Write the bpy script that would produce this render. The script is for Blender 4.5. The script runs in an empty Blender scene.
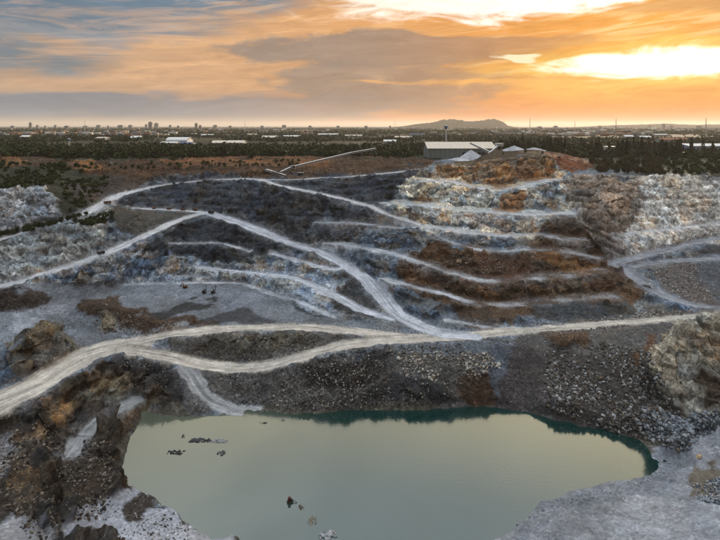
import bpy, math, random
import numpy as np
from mathutils import Vector, Matrix
from mathutils.geometry import delaunay_2d_cdt

random.seed(7)
RNG = np.random.default_rng(7)
scene = bpy.context.scene
COL = scene.collection

# ------------------------------------------------------------------ camera
F_PX, CX, HY = 500.0, 360.0, 126.0      # focal length in photo pixels, principal column, horizon row
HP = 138.0                              # camera height above the pond (metres); pond level is z = 0
PLAIN = 98.0                            # level of the plain round the pit
cam_d = bpy.data.cameras.new('camera')
cam_d.sensor_fit = 'HORIZONTAL'; cam_d.sensor_width = 36.0
cam_d.lens = 36.0 * F_PX / 720.0
cam_d.shift_y = -(270.0 - HY) / 720.0
cam_d.clip_start = 1.0; cam_d.clip_end = 80000.0
cam = bpy.data.objects.new('camera', cam_d)
cam.location = (0, 0, HP); cam.rotation_euler = (math.radians(90), 0, 0)
COL.objects.link(cam); scene.camera = cam

# ------------------------------------------------------------------ sky, sun, exposure
SUN_AZ = math.radians(30.0)             # to the right of the view direction (+Y)
SUN_EL = math.radians(8.0)
EXPOSURE = 0.6
SUN_STRENGTH = 3.0
scene.view_settings.view_transform = 'Standard'
scene.view_settings.look = 'None'
scene.view_settings.gamma = 1.0
scene.view_settings.use_curve_mapping = False
scene.view_settings.exposure = EXPOSURE
scene.cycles.max_bounces = 4; scene.cycles.diffuse_bounces = 2; scene.cycles.glossy_bounces = 2; scene.cycles.transmission_bounces = 2
scene.cycles.caustics_reflective = False; scene.cycles.caustics_refractive = False

world = bpy.data.worlds.new('World'); scene.world = world
world.use_nodes = True
WT = world.node_tree; WT.nodes.clear()

class NT:
    """tiny node-graph helper"""
    def __init__(s, tree): s.t = tree
    def n(s, typ, **kw):
        nd = s.t.nodes.new(typ)
        for k, v in kw.items(): setattr(nd, k, v)
        return nd
    def put(s, sock, v):
        if v is None: return
        if hasattr(v, 'is_output') or isinstance(v, bpy.types.NodeSocket): s.t.links.new(v, sock)
        else:
            if sock.type == 'RGBA' and len(v) == 3: v = (*v, 1)
            sock.default_value = v
    def m(s, op, a, b=None, c=None, clamp=False):
        nd = s.n('ShaderNodeMath', operation=op, use_clamp=clamp)
        s.put(nd.inputs[0], a); s.put(nd.inputs[1], b); s.put(nd.inputs[2], c)
        return nd.outputs[0]
    def vm(s, op, a, b=None):
        nd = s.n('ShaderNodeVectorMath', operation=op)
        s.put(nd.inputs[0], a); s.put(nd.inputs[1], b)
        return nd.outputs['Value'] if op in ('DOT_PRODUCT', 'LENGTH') else nd.outputs[0]
    def mix(s, f, a, b, mode='MIX'):
        nd = s.n('ShaderNodeMix', data_type='RGBA', blend_type=mode)
        s.put(nd.inputs[0], f); s.put(nd.inputs[6], a); s.put(nd.inputs[7], b)
        return nd.outputs[2]
    def mr(s, v, a, b, c, d, smooth=False):
        nd = s.n('ShaderNodeMapRange', interpolation_type='SMOOTHSTEP' if smooth else 'LINEAR')
        for i, q in enumerate((v, a, b, c, d)): s.put(nd.inputs[i], q)
        return nd.outputs[0]
    def noise(s, vec, scale, detail=4, rough=0.55, dist=0.0, out='Fac'):
        nd = s.n('ShaderNodeTexNoise')
        s.put(nd.inputs['Vector'], vec)
        nd.inputs['Scale'].default_value = scale; nd.inputs['Detail'].default_value = detail
        nd.inputs['Roughness'].default_value = rough; nd.inputs['Distortion'].default_value = dist
        return nd.outputs[out]
    def voro(s, vec, scale, feature='F1', out='Distance', rand=1.0):
        nd = s.n('ShaderNodeTexVoronoi', feature=feature)
        s.put(nd.inputs['Vector'], vec); nd.inputs['Scale'].default_value = scale
        nd.inputs['Randomness'].default_value = rand
        return nd.outputs[out]

def lin(c):
    """sRGB 0..255 triple to linear"""
    return tuple(((v/255.0)/12.92 if v/255.0 <= 0.04045 else ((v/255.0+0.055)/1.055)**2.4) for v in c)

def build_world():
    g = NT(WT)
    out = g.n('ShaderNodeOutputWorld'); bg = g.n('ShaderNodeBackground')
    WT.links.new(bg.outputs[0], out.inputs[0])
    tc = g.n('ShaderNodeTexCoord'); d = tc.outputs['Generated']
    sky = g.n('ShaderNodeTexSky', sky_type='NISHITA', sun_disc=False)
    sky.sun_elevation = SUN_EL; sky.sun_rotation = SUN_AZ
    sky.altitude = 100; sky.air_density = 1.0; sky.dust_density = 2.0; sky.ozone_density = 1.5
    nish = g.vm('MULTIPLY', sky.outputs[0], (0.055, 0.055, 0.055))
    sep = g.n('ShaderNodeSeparateXYZ'); g.put(sep.inputs[0], d)
    x, y, z = sep.outputs
    # azimuth (degrees, 0 = view direction, + right) and elevation (degrees)
    az = g.m('MULTIPLY', g.m('ARCTAN2', x, y), 180/math.pi)
    el = g.m('MULTIPLY', g.m('ARCSINE', z), 180/math.pi)
    # stretched direction for cloud noise (flat layered clouds)
    st = g.n('ShaderNodeCombineXYZ'); g.put(st.inputs[0], x); g.put(st.inputs[1], y); g.put(st.inputs[2], g.m('MULTIPLY', z, 4.5))
    sv = st.outputs[0]
    wn = g.noise(sv, 3.4, 3, 0.62, out='Color')
    ws = g.n('ShaderNodeSeparateXYZ'); g.put(ws.inputs[0], wn)
    azw = g.m('ADD', az, g.m('MULTIPLY', g.m('SUBTRACT', ws.outputs[0], 0.5), 30))
    elw = g.m('ADD', el, g.m('MULTIPLY', g.m('SUBTRACT', ws.outputs[1], 0.5), 5.0))
    n1 = g.noise(sv, 6.5, 6, 0.66, 0.9)
    fl = g.n('ShaderNodeCombineXYZ'); g.put(fl.inputs[0], g.m('MULTIPLY', x, 1.0)); g.put(fl.inputs[1], y); g.put(fl.inputs[2], g.m('MULTIPLY', g.m('SUBTRACT', z, g.m('MULTIPLY', x, 0.10)), 9))
    n2 = g.noise(fl.outputs[0], 5.0, 5, 0.68, 1.4)          # long wisps
    def ell(a0, e0, ra, re, amp=1.0):
        da = g.m('DIVIDE', g.m('SUBTRACT', azw, a0), ra)
        de = g.m('DIVIDE', g.m('SUBTRACT', elw, e0), re)
        q = g.m('ADD', g.m('MULTIPLY', da, da), g.m('MULTIPLY', de, de))
        return g.m('MULTIPLY', g.m('EXPONENT', g.m('MULTIPLY', q, -1.0)), amp)
    def soft(e, lo=0.3, hi=0.7, k=0.8, n=None):
        v = g.m('ADD', e, g.m('MULTIPLY', g.m('SUBTRACT', n or n1, 0.5), k))
        return g.mr(v, lo, hi, 0.0, 1.0, True)
    sd = (math.sin(SUN_AZ)*math.cos(SUN_EL), math.cos(SUN_AZ)*math.cos(SUN_EL), math.sin(SUN_EL))
    dot = g.m('MAXIMUM', g.vm('DOT_PRODUCT', d, sd), 0.0)
    gl_w = g.m('POWER', dot, 5.0); gl_m = g.m('POWER', dot, 16.0); gl_n = g.m('POWER', dot, 120.0)
    # clear air and thin veil: peach low down, orange towards the sun, pale blue-white high up
    low = g.mix(gl_w, lin((178, 158, 140)), lin((252, 146, 30)))
    mid = g.mix(gl_w, lin((204, 166, 132)), lin((248, 166, 70)))
    veil = g.mix(g.mr(el, 27, 38, 0, 1, True), g.mix(g.m('POWER', dot, 2.0), (0.28, 0.34, 0.42), (2.8, 2.35, 1.55)), g.mix(g.m('MAXIMUM', g.mr(y, -0.2, 0.5, 0, 0.38, True), g.mr(el, 42, 66, 0, 1, True)), (0.30, 0.36, 0.42), (2.4, 2.56, 2.7)))
    high = g.mix(0.2, veil, nish)
    base = g.mix(g.mr(el, 0.5, 5.0, 0, 1, True), low, mid)
    # blue gap at upper left
    blue = soft(g.mr(g.m('SUBTRACT', elw, g.m('MULTIPLY', azw, 0.30)), 12.0, 20.0, 0, 1.0), 0.22, 0.80, 0.55)
    base = g.mix(blue, base, g.mix(0.5, lin((122, 148, 172)), nish))
    base = g.mix(g.mr(el, 14.5, 26, 0, 1, True), base, high)
    # wisps of lit cirrus
    wis = g.m('MULTIPLY', g.mr(n2, 0.45, 0.66, 0, 1, True), g.m('MULTIPLY', g.mr(el, 3.0, 6.0, 0, 1, True), g.mr(el, 14, 22, 0.9, 0.25)))
    base = g.mix(g.m('MULTIPLY', wis, g.mr(az, -40, 20, 0.22, 0.8)), base, g.mix(gl_w, lin((246, 190, 136)), lin((255, 214, 150))))
    # white, blown-out high cloud over the right half
    hi_cl = soft(ell(18, 14.6, 24, 3.0, 1.1), 0.28, 0.78, 1.6)
    base = g.mix(hi_cl, base, g.mix(gl_w, lin((236, 206, 172)), (1.3, 1.22, 1.1)))
    # grey cloud bodies, browner near the sun
    grey = g.mix(gl_m, lin((150, 134, 122)), lin((206, 140, 76)))
    bank = soft(ell(-26, 2.0, 42, 1.5, 1.05), 0.25, 0.70, 0.6)
    cum = soft(ell(2, 4.6, 15, 2.9, 1.1), 0.32, 0.60, 1.0)
    arm = soft(ell(6, 8.6, 20, 1.9, 1.15), 0.32, 0.66, 1.3)
    dk = soft(ell(-38, 8.6, 16, 1.2, 0.95), 0.25, 0.80, 0.9)
    rgt = soft(ell(36, 11.2, 10, 1.2, 1.0), 0.30, 0.72, 0.9)
    for msk, k, cc in ((bank, 0.9, g.mix(gl_w, lin((128, 136, 146)), lin((204, 142, 76)))), (dk, 0.6, lin((150, 150, 152))),
                       (cum, 0.85, grey), (arm, 0.9, grey), (rgt, 0.8, lin((220, 160, 98)))):
        base = g.mix(g.m('MULTIPLY', msk, k), base, cc)
    # the gap where the sun burns through
    glowh = soft(ell(29, 5.8, 16, 2.8, 1.0), 0.15, 0.95, 0.6)
    base = g.mix(g.m('MULTIPLY', glowh, 0.9), base, lin((255, 206, 96)))
    hole = soft(ell(31, 6.0, 12, 1.5, 1.3), 0.36, 1.05, 1.4)
    base = g.mix(hole, base, (1.6, 1.5, 1.25))
    hole2 = soft(ell(18.5, 7.6, 4.5, 0.6, 1.1), 0.40, 0.75, 0.9)
    base = g.mix(g.m('MULTIPLY', hole2, 0.9), base, (1.15, 0.95, 0.62))
    st2 = soft(ell(17, 4.6, 13, 0.7, 1.0), 0.30, 0.85, 1.0, n2)
    base = g.mix(g.m('MULTIPLY', st2, 0.75), base, lin((255, 184, 92)))
    base = g.mix(1.0, base, g.mix(g.m('MULTIPLY', gl_n, 0.6), (0, 0, 0), (0.25, 0.16, 0.05)), 'ADD')
    # texture in everything
    sh = g.m('MULTIPLY', g.mr(n1, 0.3, 0.7, 0.84, 1.16), g.mr(n2, 0.3, 0.7, 0.94, 1.06))
    base = g.mix(1.0, base, sh, 'MULTIPLY')
    # glow along the horizon
    hz = g.m('MULTIPLY', g.mr(el, 0.15, 1.3, 1, 0, True), 0.7)
    base = g.mix(hz, base, g.mix(gl_w, lin((206, 174, 138)), lin((255, 164, 40))))
    base = g.mix(g.mr(el, -0.6, -0.1, 1, 0, True), base, lin((120, 108, 92)))
    g.put(bg.inputs[0], base); bg.inputs[1].default_value = 1.0/2**EXPOSURE * 1.0
build_world()
world.cycles.sampling_method = 'MANUAL'; world.cycles.sample_map_resolution = 256

sun_d = bpy.data.lights.new('sun', 'SUN')
sun_d.energy = SUN_STRENGTH; sun_d.angle = math.radians(8); sun_d.color = (1.0, 0.80, 0.58)
sun = bpy.data.objects.new('sun', sun_d); COL.objects.link(sun)
_sd = Vector((math.sin(SUN_AZ)*math.cos(SUN_EL), math.cos(SUN_AZ)*math.cos(SUN_EL), math.sin(SUN_EL)))
sun.rotation_euler = _sd.to_track_quat('Z', 'Y').to_euler()
sun.location = (200, 300, 250)

# ------------------------------------------------------------------ helpers: tags, meshes, projection
def tag(o, label=None, cat=None, group=None, kind=None):
    if label: o['label'] = label
    if cat: o['category'] = cat
    if group: o['group'] = group
    if kind: o['kind'] = kind
    return o
def at(px, py, h):
    """photo pixel + depth below the camera -> ground point (X, Y)"""
    D = h * F_PX / (py - HY)
    return ((px - CX) / F_PX * D, D)
def atD(px, D, z):
    return ((px - CX) / F_PX * D, D, z)

class MB:
    """collects geometry for one mesh"""
    def __init__(s): s.v = []; s.f = []
    def add(s, vs, fs):
        o = len(s.v); s.v += [tuple(q) for q in vs]; s.f += [tuple(i+o for i in q) for q in fs]; return s
    def box(s, x0, x1, y0, y1, z0, z1):
        return s.add([(x0,y0,z0),(x1,y0,z0),(x1,y1,z0),(x0,y1,z0),(x0,y0,z1),(x1,y0,z1),(x1,y1,z1),(x0,y1,z1)],
                     [(0,3,2,1),(4,5,6,7),(0,1,5,4),(1,2,6,5),(2,3,7,6),(3,0,4,7)])
    def beam(s, a, b, w, h=None):
        a, b = Vector(a), Vector(b); h = h or w
        d = (b-a).normalized(); up = Vector((0,0,1)) if abs(d.z) < 0.98 else Vector((0,1,0))
        r = d.cross(up).normalized()*w*0.5; u = r.cross(d).normalized()*h*0.5
        vs = [a-r-u, a+r-u, a+r+u, a-r+u, b-r-u, b+r-u, b+r+u, b-r+u]
        return s.add(vs, [(0,3,2,1),(4,5,6,7),(0,1,5,4),(1,2,6,5),(2,3,7,6),(3,0,4,7)])
    def tube(s, a, b, r0, r1, n=8):
        a, b = Vector(a), Vector(b); d = (b-a).normalized()
        up = Vector((0,0,1)) if abs(d.z) < 0.98 else Vector((0,1,0))
        r = d.cross(up).normalized(); u = r.cross(d).normalized(); vs = []
        for k in range(n):
            t = 2*math.pi*k/n; e = r*math.cos(t)+u*math.sin(t); vs.append(a+e*r0); vs.append(b+e*r1)
        fs = [(2*k, 2*((k+1)%n), 2*((k+1)%n)+1, 2*k+1) for k in range(n)]
        fs += [tuple(2*k for k in range(n))[::-1], tuple(2*k+1 for k in range(n))]
        return s.add(vs, fs)
    def prism(s, prof, x0, x1):
        """profile [(y,z)] extruded along x"""
        n = len(prof)
        vs = [(x0, a, b) for a, b in prof] + [(x1, a, b) for a, b in prof]
        fs = [(k, (k+1)%n, (k+1)%n+n, k+n) for k in range(n)] + [tuple(range(n))[::-1], tuple(range(n, 2*n))]
        return s.add(vs, fs)
    def mesh(s, name, mat=None, smooth=False):
        me = bpy.data.meshes.new(name); me.from_pydata(s.v, [], s.f); me.validate(); me.update()
        if mat: me.materials.append(mat)
        if smooth: me.polygons.foreach_set('use_smooth', [True]*len(me.polygons))
        return me
    def build(s, name, mat=None, parent=None, smooth=False):
        return link(name, s.mesh(name, mat, smooth), parent)
def link(name, me, parent=None, loc=None, rot=None, scale=None):
    o = bpy.data.objects.new(name, me); COL.objects.link(o)
    if parent: o.parent = parent
    if loc is not None: o.location = loc
    if rot is not None: o.rotation_euler = rot
    if scale is not None: o.scale = scale
    return o
def empty(name, loc, rz=0.0):
    o = bpy.data.objects.new(name, None); COL.objects.link(o); o.location = loc; o.rotation_euler = (0,0,rz)
    o.empty_display_size = 0.5
    return o
def copy_tree(o, parent=None):
    c = o.copy(); COL.objects.link(c); c.parent = parent
    for ch in list(o.children): copy_tree(ch, c)
    return c

# numpy value noise -------------------------------------------------
def _hash(ix, iy, iz, seed):
    h = (ix.astype(np.uint32)*np.uint32(374761393) + iy.astype(np.uint32)*np.uint32(668265263)
         + iz.astype(np.uint32)*np.uint32(2147483647 & 1274126177) + np.uint32(seed*974711 & 0xffffffff))
    h = (h ^ (h >> np.uint32(13))) * np.uint32(1274126177)
    h = h ^ (h >> np.uint32(16))
    return (h & np.uint32(0xffffff)).astype(np.float32) / np.float32(0xffffff)
def vnoise(x, y, z, seed=0):
    xf, yf, zf = np.floor(x), np.floor(y), np.floor(z)
    ix, iy, iz = xf.astype(np.int64), yf.astype(np.int64), zf.astype(np.int64)
    u = (x-xf).astype(np.float32); v = (y-yf).astype(np.float32); w = (z-zf).astype(np.float32)
    u = u*u*(3-2*u); v = v*v*(3-2*v); w = w*w*(3-2*w)
    r = 0
    for a in (0, 1):
        for b in (0, 1):
            for c in (0, 1):
                r = r + _hash(ix+a, iy+b, iz+c, seed)*(u if a else 1-u)*(v if b else 1-v)*(w if c else 1-w)
    return r*2-1
def fbm(x, y, z, oct=4, seed=0, gain=0.5, ridged=False):
    a = 1.0; s = 0; t = 0
    for k in range(oct):
        n = vnoise(x, y, z, seed+k*17)
        if ridged: n = 1-2*np.abs(n)
        s = s + a*n; t += a; a *= gain
        x = x*2.03+11.3; y = y*2.03+5.1; z = z*2.03+7.7
    return s/t
def facets(x, y, z, seed=0):
    """broken-rock blocks: nearest random cell, each with its own tilted plane; returns (plane value about -1..1, cell random)"""
    ix, iy, iz = (np.floor(q).astype(np.int32) for q in (x, y, z))
    best = np.full(x.shape, 9.0, np.float32); val = np.zeros(x.shape, np.float32); pl = np.zeros(x.shape, np.float32)
    for a in (-1, 0, 1):
        for b in (-1, 0, 1):
            for c in (-1, 0, 1):
                jx, jy, jz = ix+a, iy+b, iz+c
                r0 = _hash(jx, jy, jz, seed); r1 = _hash(jx, jy, jz, seed+1); r2 = _hash(jx, jy, jz, seed+2)
                dx = (x-jx-r0).astype(np.float32); dy = (y-jy-r1).astype(np.float32); dz = (z-jz-r2).astype(np.float32)
                dd = dx*dx+dy*dy+dz*dz
                mk = dd < best
                best = np.where(mk, dd, best); val = np.where(mk, r0, val)
                pl = np.where(mk, (r1-0.5)+2.2*(dx*(r2-0.5)+dy*(r0-0.5)+dz*(r1-0.3)), pl)
    return pl, val
# ------------------------------------------------------------------ terrain: survey lines (photo column, row, depth below camera)
# kind, half width (m), colour key, label-name, points
RIBBONS = [
 ('road', 5.0, 'road_grey', [(-60,258,88),(0,240,82),(20,234,79),(45,227,75),(70,219,70),(88,213,67),(100,205,64),(115,197,61.5),(140,190,58.5),(165,185,56),(200,181,52.5),(240,179,50.5),(262,180,50)]),
 ('road', 5.8, 'road_blue', [(208,213,74),(230,220,78),(260,231,84),(290,243,91),(320,252,96),(345,265,102),(365,280,107),(380,296,112),(400,315,116),(420,326,118),(445,334,119),(475,336.5,119.3)]),
 ('road', 5.4, 'road_warm', [(125,350,119.5),(150,354,121),(175,359,124),(205,365,127),(237,368,128),(265,366,126.5),(290,360,124),(320,352,121.5),(350,344,119.5),(390,340,119),(430,338,119),(480,335,119),(515,331.4,118.6)]),
 ('road', 3.8, 'road_warm', [(512,331.8,118.6),(520,331,118.5),(560,328,118),(600,325,117.5),(640,322,117),(680,318,116),(720,314,115)]),
 ('road', 4.6, 'road_warm', [(110,348,119),(140,341,118.5),(170,335,118),(200,331,117.5),(240,328,117),(290,327,117),(330,329,117),(360,332,117.5),(390,336,118.5),(410,338,118.8)]),
 ('road', 10.0, 'road_warm', [(-60,432,122.5),(0,400,122),(30,387,121.5),(60,370,121),(85,357,120),(110,348,119),(135,345,119)]),
 ('road', 4.5, 'road_grey', [(-60,305,109),(0,287,103),(30,279,100),(50,272,97.5),(100,255,90),(130,243,85.5),(150,234,81.5),(175,222,77),(195,215,74.5),(208,213,74)]),
 ('road', 2.8, 'road_grey', [(103,205,64.5),(115,208,69),(150,209,71),(185,211,73),(208,213,74)]),
 ('road', 4.2, 'road_grey', [(262,180,50),(275,185,52),(300,190,55),(330,196,59),(350,201,62),(372,207,66),(388,215,71),(413,223,76.5),(424,227,79.5)]),
 ('road', 2.6, 'road_grey', [(262,180,50),(300,180,49),(320,178,48),(350,177,46.5),(420,170,42)]),
 ('road', 4.8, 'road_dark', [(760,232,89),(730,236,91),(700,241,93),(680,247,95),(650,254,97),(622,261,99),(612,264,100),(625,269,102.5),(640,281,106),(655,291,109),(675,300,111),(700,306,112),(760,313,113.5)]),
 ('road', 3.5, 'road_dark', [(630,267,101.5),(660,262,100),(690,260,99.5),(760,257,99)]),
 ('road', 4.5, 'road_pale', [(180,362,124.5),(192,375,128),(200,390,132),(212,402,135.5),(235,410,137.8),(252,411,138)]),
 ('road', 4.0, 'road_pale', [(137,398,134.5),(120,408,135),(100,420,134.5),(88,432,134)]),
 ('road', 3.0, 'road_pale', [(80,440,134),(76,448,134.2),(72,456,134.5)]),
 ('road', 3.2, 'road_blue', [(273,254,97),(305,263,101),(330,270,103),(345,268,102.8)]),
 ('road', 3.6, 'road_blue', [(200,268,104),(233,272,105),(293,278,107),(333,295,112),(360,310,115),(392,319,117)]),
 ('ledge', 5.5, 'ledge', [(423,181,49),(453,182,50),(473,187,54),(493,190,56),(520,187,54),(547,180,49.5),(563,180,50)]),
 ('ledge', 5.0, 'ledge', [(385,203,64),(427,206,66),(460,210,69),(493,212,70),(520,214,71),(547,214,71),(573,213,70)]),
 ('ledge', 2.6, 'ledge', [(316,222,76.5),(345,222.5,76.8),(374,225,78)]),
 ('ledge', 4.5, 'ledge', [(384,227,78.8),(400,227.5,79),(424,227,79.5),(447,229,81),(470,233,83.5),(507,236,85),(540,234,84.5),(560,238,86),(580,240,87)]),
 ('ledge', 3.0, 'ledge', [(424,227,79.5),(450,242,88),(470,248,91),(500,252,93),(527,250,92),(570,252,93),(597,258,96)]),
 ('ledge', 3.0, 'ledge', [(325,243.5,91),(342,244,90.3),(360,247,90.3),(393,254,92.5),(427,265,97),(450,273,101),(487,281,105),(533,278,104),(567,276,103),(600,271,101)]),
 ('ledge', 3.0, 'ledge', [(366,280.5,107),(380,279,104),(413,287,107),(440,293,109.5),(467,302,113.5),(500,305,115),(540,303,114),(573,299,112),(613,297,112)]),
 ('ledge', 2.2, 'ledge', [(448,320,117),(483,327,119),(510,329,120),(543,328,118.5)]),
 ('ledge', 2.2, 'ledge', [(170,244,89),(217,243,90),(250,251,95.5)]),
 ('ledge', 2.0, 'ledge', [(120,285,110),(140,284,109),(200,283,109),(243,284,110),(280,297,112.5),(300,302,114),(335,318,116)]),
 ('ledge', 2.5, 'ledge', [(612,238,85.5),(640,232,84),(680,228,83.5),(720,222,82),(780,216,79)]),
]
LINES = [
 [(-60,192,50),(0,192,50),(20,189,50),(40,191,52),(55,203,60),(62,216,68)],
 [(-60,178,48),(0,178,48),(50,180,48),(90,182,51)], [(75,192,55),(88,196,58)], [(115,186,55),(130,183,54)],
 [(-60,170,44),(0,170,44),(60,172,45),(110,178,49.5),(150,180,52),(200,176,49),(250,174,46.5),(300,174,46),(340,172,44.5),(400,168,41)],
 [(-60,160,40),(0,160,39.5),(35,163,40.5),(60,166,41.5),(100,166,41),(150,162,39.5),(200,160,38.5),(250,158,38.5),(300,158,38.5),(350,160,39),(400,163,39),(420,164,39)],
 # mound and rock crest right of the shed
 [(430,168,41),(460,168,40.5),(475,166,39),(490,163,36),(505,160,33),(520,158,31),(550,158,31.5),(563,165,38),(572,174,45)],
 [(445,165,39.4),(464,165,39),(478,161,36),(489,153,29.3),(500,150,26.5),(530,149.5,25.5),(550,152,28),(565,158,33.5),(580,163,38.5)],
 # right wall top
 [(578,178,47),(600,178,46.5),(640,179,46.5),(680,177,45.5),(720,176,45.5),(790,176,45)],
 [(590,170,44),(650,167,43),(720,166,43),(790,166,43)],
 # buttress corner between the benched wall and the recessed right wall
 [(566,190,57),(578,215,71),(590,238,86),(604,256,96)],
 [(582,195,57),(598,220,72),(612,240,85)],
 # floor
 [(60,300,111),(100,297,111.5),(150,293,112),(200,296,112.5)], [(120,302,113),(180,308,114),(230,318,116),(280,318,116)],
 [(-60,345,116),(0,330,115),(30,325,115),(60,335,116)], [(250,305,114),(300,316,115.8),(350,324,116.6)], [(10,340,115.5),(50,345,117)],
 # berm between floor and lower road
 [(80,305,106),(95,303,105),(110,306,106),(125,312,108.5),(140,315,110),(165,321,113),(185,325,115)],
 [(80,330,116.5),(110,333,117),(140,330,116.5)],
 # knobs left
 [(5,352,112),(15,343,108),(24,336,105.5),(30,332,104),(40,336,106),(47,330,104.5),(56,337,109),(64,346,113)],
 [(25,364,119),(45,362,119),(64,356,118.6)],
 [(-60,292,102),(0,292,102),(20,290,101.5),(45,300,108)], [(0,313,113),(25,311,112.5),(45,309,112)],
 # left foreground
 [(-60,455,126),(0,432,126),(20,425,128),(45,432,131),(60,430,131),(100,408,130),(118,398,131),(150,376,126)],
 [(0,460,126),(20,475,125.5),(25,500,124.5),(30,530,123.5)], [(45,460,131.5),(60,475,132.5),(60,505,133)], [(0,540,122),(20,560,121)],
 [(95,470,133),(110,480,134)], [(100,540,135.5),(130,520,136.6),(95,505,135.5),(160,532,137.2)],
 # embankment bulges and gullies
 [(345,372,125),(360,392,133)], [(375,352,122),(395,365,124)], [(388,395,133),(400,382,128.5),(425,390,131)], [(300,390,134),(330,398,136)],
 [(430,362,123.5),(470,372,127),(500,376,128.5)], [(465,392,133.5),(495,390,133.5)], [(545,345,122),(560,350,124.5),(580,347,122.5)],
 [(520,375,128),(560,385,130),(600,385,129)], [(610,360,123),(640,375,126)], [(560,340,119.5),(600,338,119),(640,335,118.5)],
 # pale outcrop on the right edge
 [(652,364,112),(668,346,103),(680,331,97),(692,321,92.5),(708,314.5,90),(790,311,88)],
 [(640,390,126),(652,396,126),(668,406,126),(690,418,127),(720,415,125),(790,415,125)],
 [(664,372,115),(682,350,105.5),(700,338,101)],
 # near right bank
 [(690,442,133.5),(705,433,131.5),(725,422,128)], [(700,470,133),(725,478,130)], [(650,500,135),(600,503,136.2)], [(560,520,136.6),(540,540,136.2)],
 [(640,540,132.5),(690,520,131),(725,540,128)], [(620,487,136.6),(660,478,136.3)],
]
SHORE = [(250,560),(243,545),(235,536),(210,534),(190,527),(178,512),(165,502),(155,493),(135,487),(125,471),(122,458),(130,440),(140,420),(148,399),(160,393),(175,388),(188,390),(197,400),(210,409),(225,413.5),(255,413.5),(265,408.5),(290,413),(330,411),(370,410),(400,411),(440,408),(470,405),(500,406),(530,412),(560,420),(590,427),(620,433),(650,440),(670,447),(681,456),(664,470),(640,478),(610,483),(580,487),(560,495),(540,505),(520,520),(490,541),(470,560)]
RAWPTS = [  # px, distance, z
 (80,308,25),(110,306,25),(140,301,24),(165,298,23),(20,268,22),(50,272,22),(70,272,21.5),(0,313,29),(20,318,28),(-60,313,29),
 (690,262,21),(720,262,22),(655,262,17),(790,262,22),(112,222,6.5),(105,212,6.5),(118,232,5),
 (428,528,99),(428,550,99),(428,575,99),(428,600,98),(444,528,99),(444,550,99),(444,575,99),(444,600,98),(460,528,99),(460,550,99),(460,575,99),(460,600,98),(474,528,99),(474,550,99),(474,575,99),(474,600,98),(486,575,99),(486,600,98.5),(500,610,99),(530,615,99),(565,600,99),(590,580,98),
 (200,230,-5),(250,225,-6),(350,228,-7),(450,225,-7),(550,212,-7),(600,208,-6),(400,190,-9),(300,190,-8),(220,190,-5),(180,210,-4),(300,120,-8),(420,120,-8),(500,175,-6),
 (170,236,-2),(150,215,-2.5),(160,195,-2.5),(640,200,-3),
 (720,120,14),(900,150,16),(0,120,16),(-160,150,18),(200,120,-1),(560,120,0),
]
def dense(pts, step):
    q = [np.array([(*at(px, py, h), HP-h)]) for px, py, h in pts]
    q = np.concatenate(q)
    # Catmull-Rom through the survey points
    out = []
    n = len(q)
    for i in range(n-1):
        p0 = q[max(i-1, 0)]; p1 = q[i]; p2 = q[i+1]; p3 = q[min(i+2, n-1)]
        L = np.linalg.norm(p2[:2]-p1[:2]); m = max(2, int(L/step))
        t = (np.arange(m)/m)[:, None]
        c = 0.5*((2*p1)+(-p0+p2)*t+(2*p0-5*p1+4*p2-p3)*t*t+(-p0+3*p1-3*p2+p3)*t**3)
        lin_ = p1+(p2-p1)*t
        out.append(0.6*c+0.4*lin_)
    out.append(q[-1:])
    return np.concatenate(out)
def sdist(P, line):
    """distance, arc length, z along a polyline for points P (N,2)"""
    best = np.full(len(P), 1e9); bu = np.zeros(len(P)); bz = np.zeros(len(P)); bs = np.zeros(len(P)); acc = 0.0
    for i in range(len(line)-1):
        a, b = line[i], line[i+1]; d = b[:2]-a[:2]; L2 = max(d@d, 1e-6); L = math.sqrt(L2)
        t = np.clip(((P-a[:2])@d)/L2, 0, 1)
        r = P-(a[:2]+t[:, None]*d); dd = np.sqrt((r*r).sum(1))
        mk = dd < best
        best[mk] = dd[mk]; bu[mk] = acc+t[mk]*L; bz[mk] = a[2]+t[mk]*(b[2]-a[2])
        cr = d[0]*r[:, 1]-d[1]*r[:, 0]; bs[mk] = np.sign(cr[mk])*dd[mk]
        acc += L
    return best, bs, bu, bz

ribs = []
PT = []      # TIN points
for kind, w, key, pts in RIBBONS:
    c = dense(pts, 3.0)
    t = np.gradient(c[:, :2], axis=0); t /= np.maximum(np.linalg.norm(t, axis=1, keepdims=True), 1e-6)
    nrm = np.stack([-t[:, 1], t[:, 0]], 1)
    edge = []
    if kind == 'ledge':     # benches: crest in front, a broad flat behind the pale strip
        away = np.where((nrm*c[:, :2]).sum(1, keepdims=True) > 0, 1.0, -1.0)*nrm
        for k, dz in ((-0.85, 0.0), (0.0, 0.0), (1.2, 0.2), ({5.5: 3.2, 5.0: 3.1, 3.0: 2.9}.get(w, 2.3) if w > 2.6 else 1.4, 0.7)):
            e = c.copy(); e[:, :2] += away*w*k; e[:, 2] += dz; edge.append(e)
    else:
        for k in (-1, -0.0, 1):
            e = c.copy(); e[:, :2] += nrm*w*k; edge.append(e)
    e = np.concatenate(edge)
    keep = np.ones(len(e), bool)
    for r in ribs:
        dd, _, _, _ = sdist(e[:, :2], r['c']); keep &= dd > r['w']+1.0
    PT.append(e[keep]); ribs.append(dict(kind=kind, w=w, key=key, c=c))
def free(e, m=1.5):
    keep = np.ones(len(e), bool)
    for r in ribs:
        dd, _, _, _ = sdist(e[:, :2], r['c']); keep &= dd > r['w']+m
    return e[keep]
for ln in LINES: PT.append(free(dense(ln, 4.0)))
sh = dense([(px, py, HP) for px, py in SHORE], 3.0); SH_XY = sh[:, :2].copy()
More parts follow.
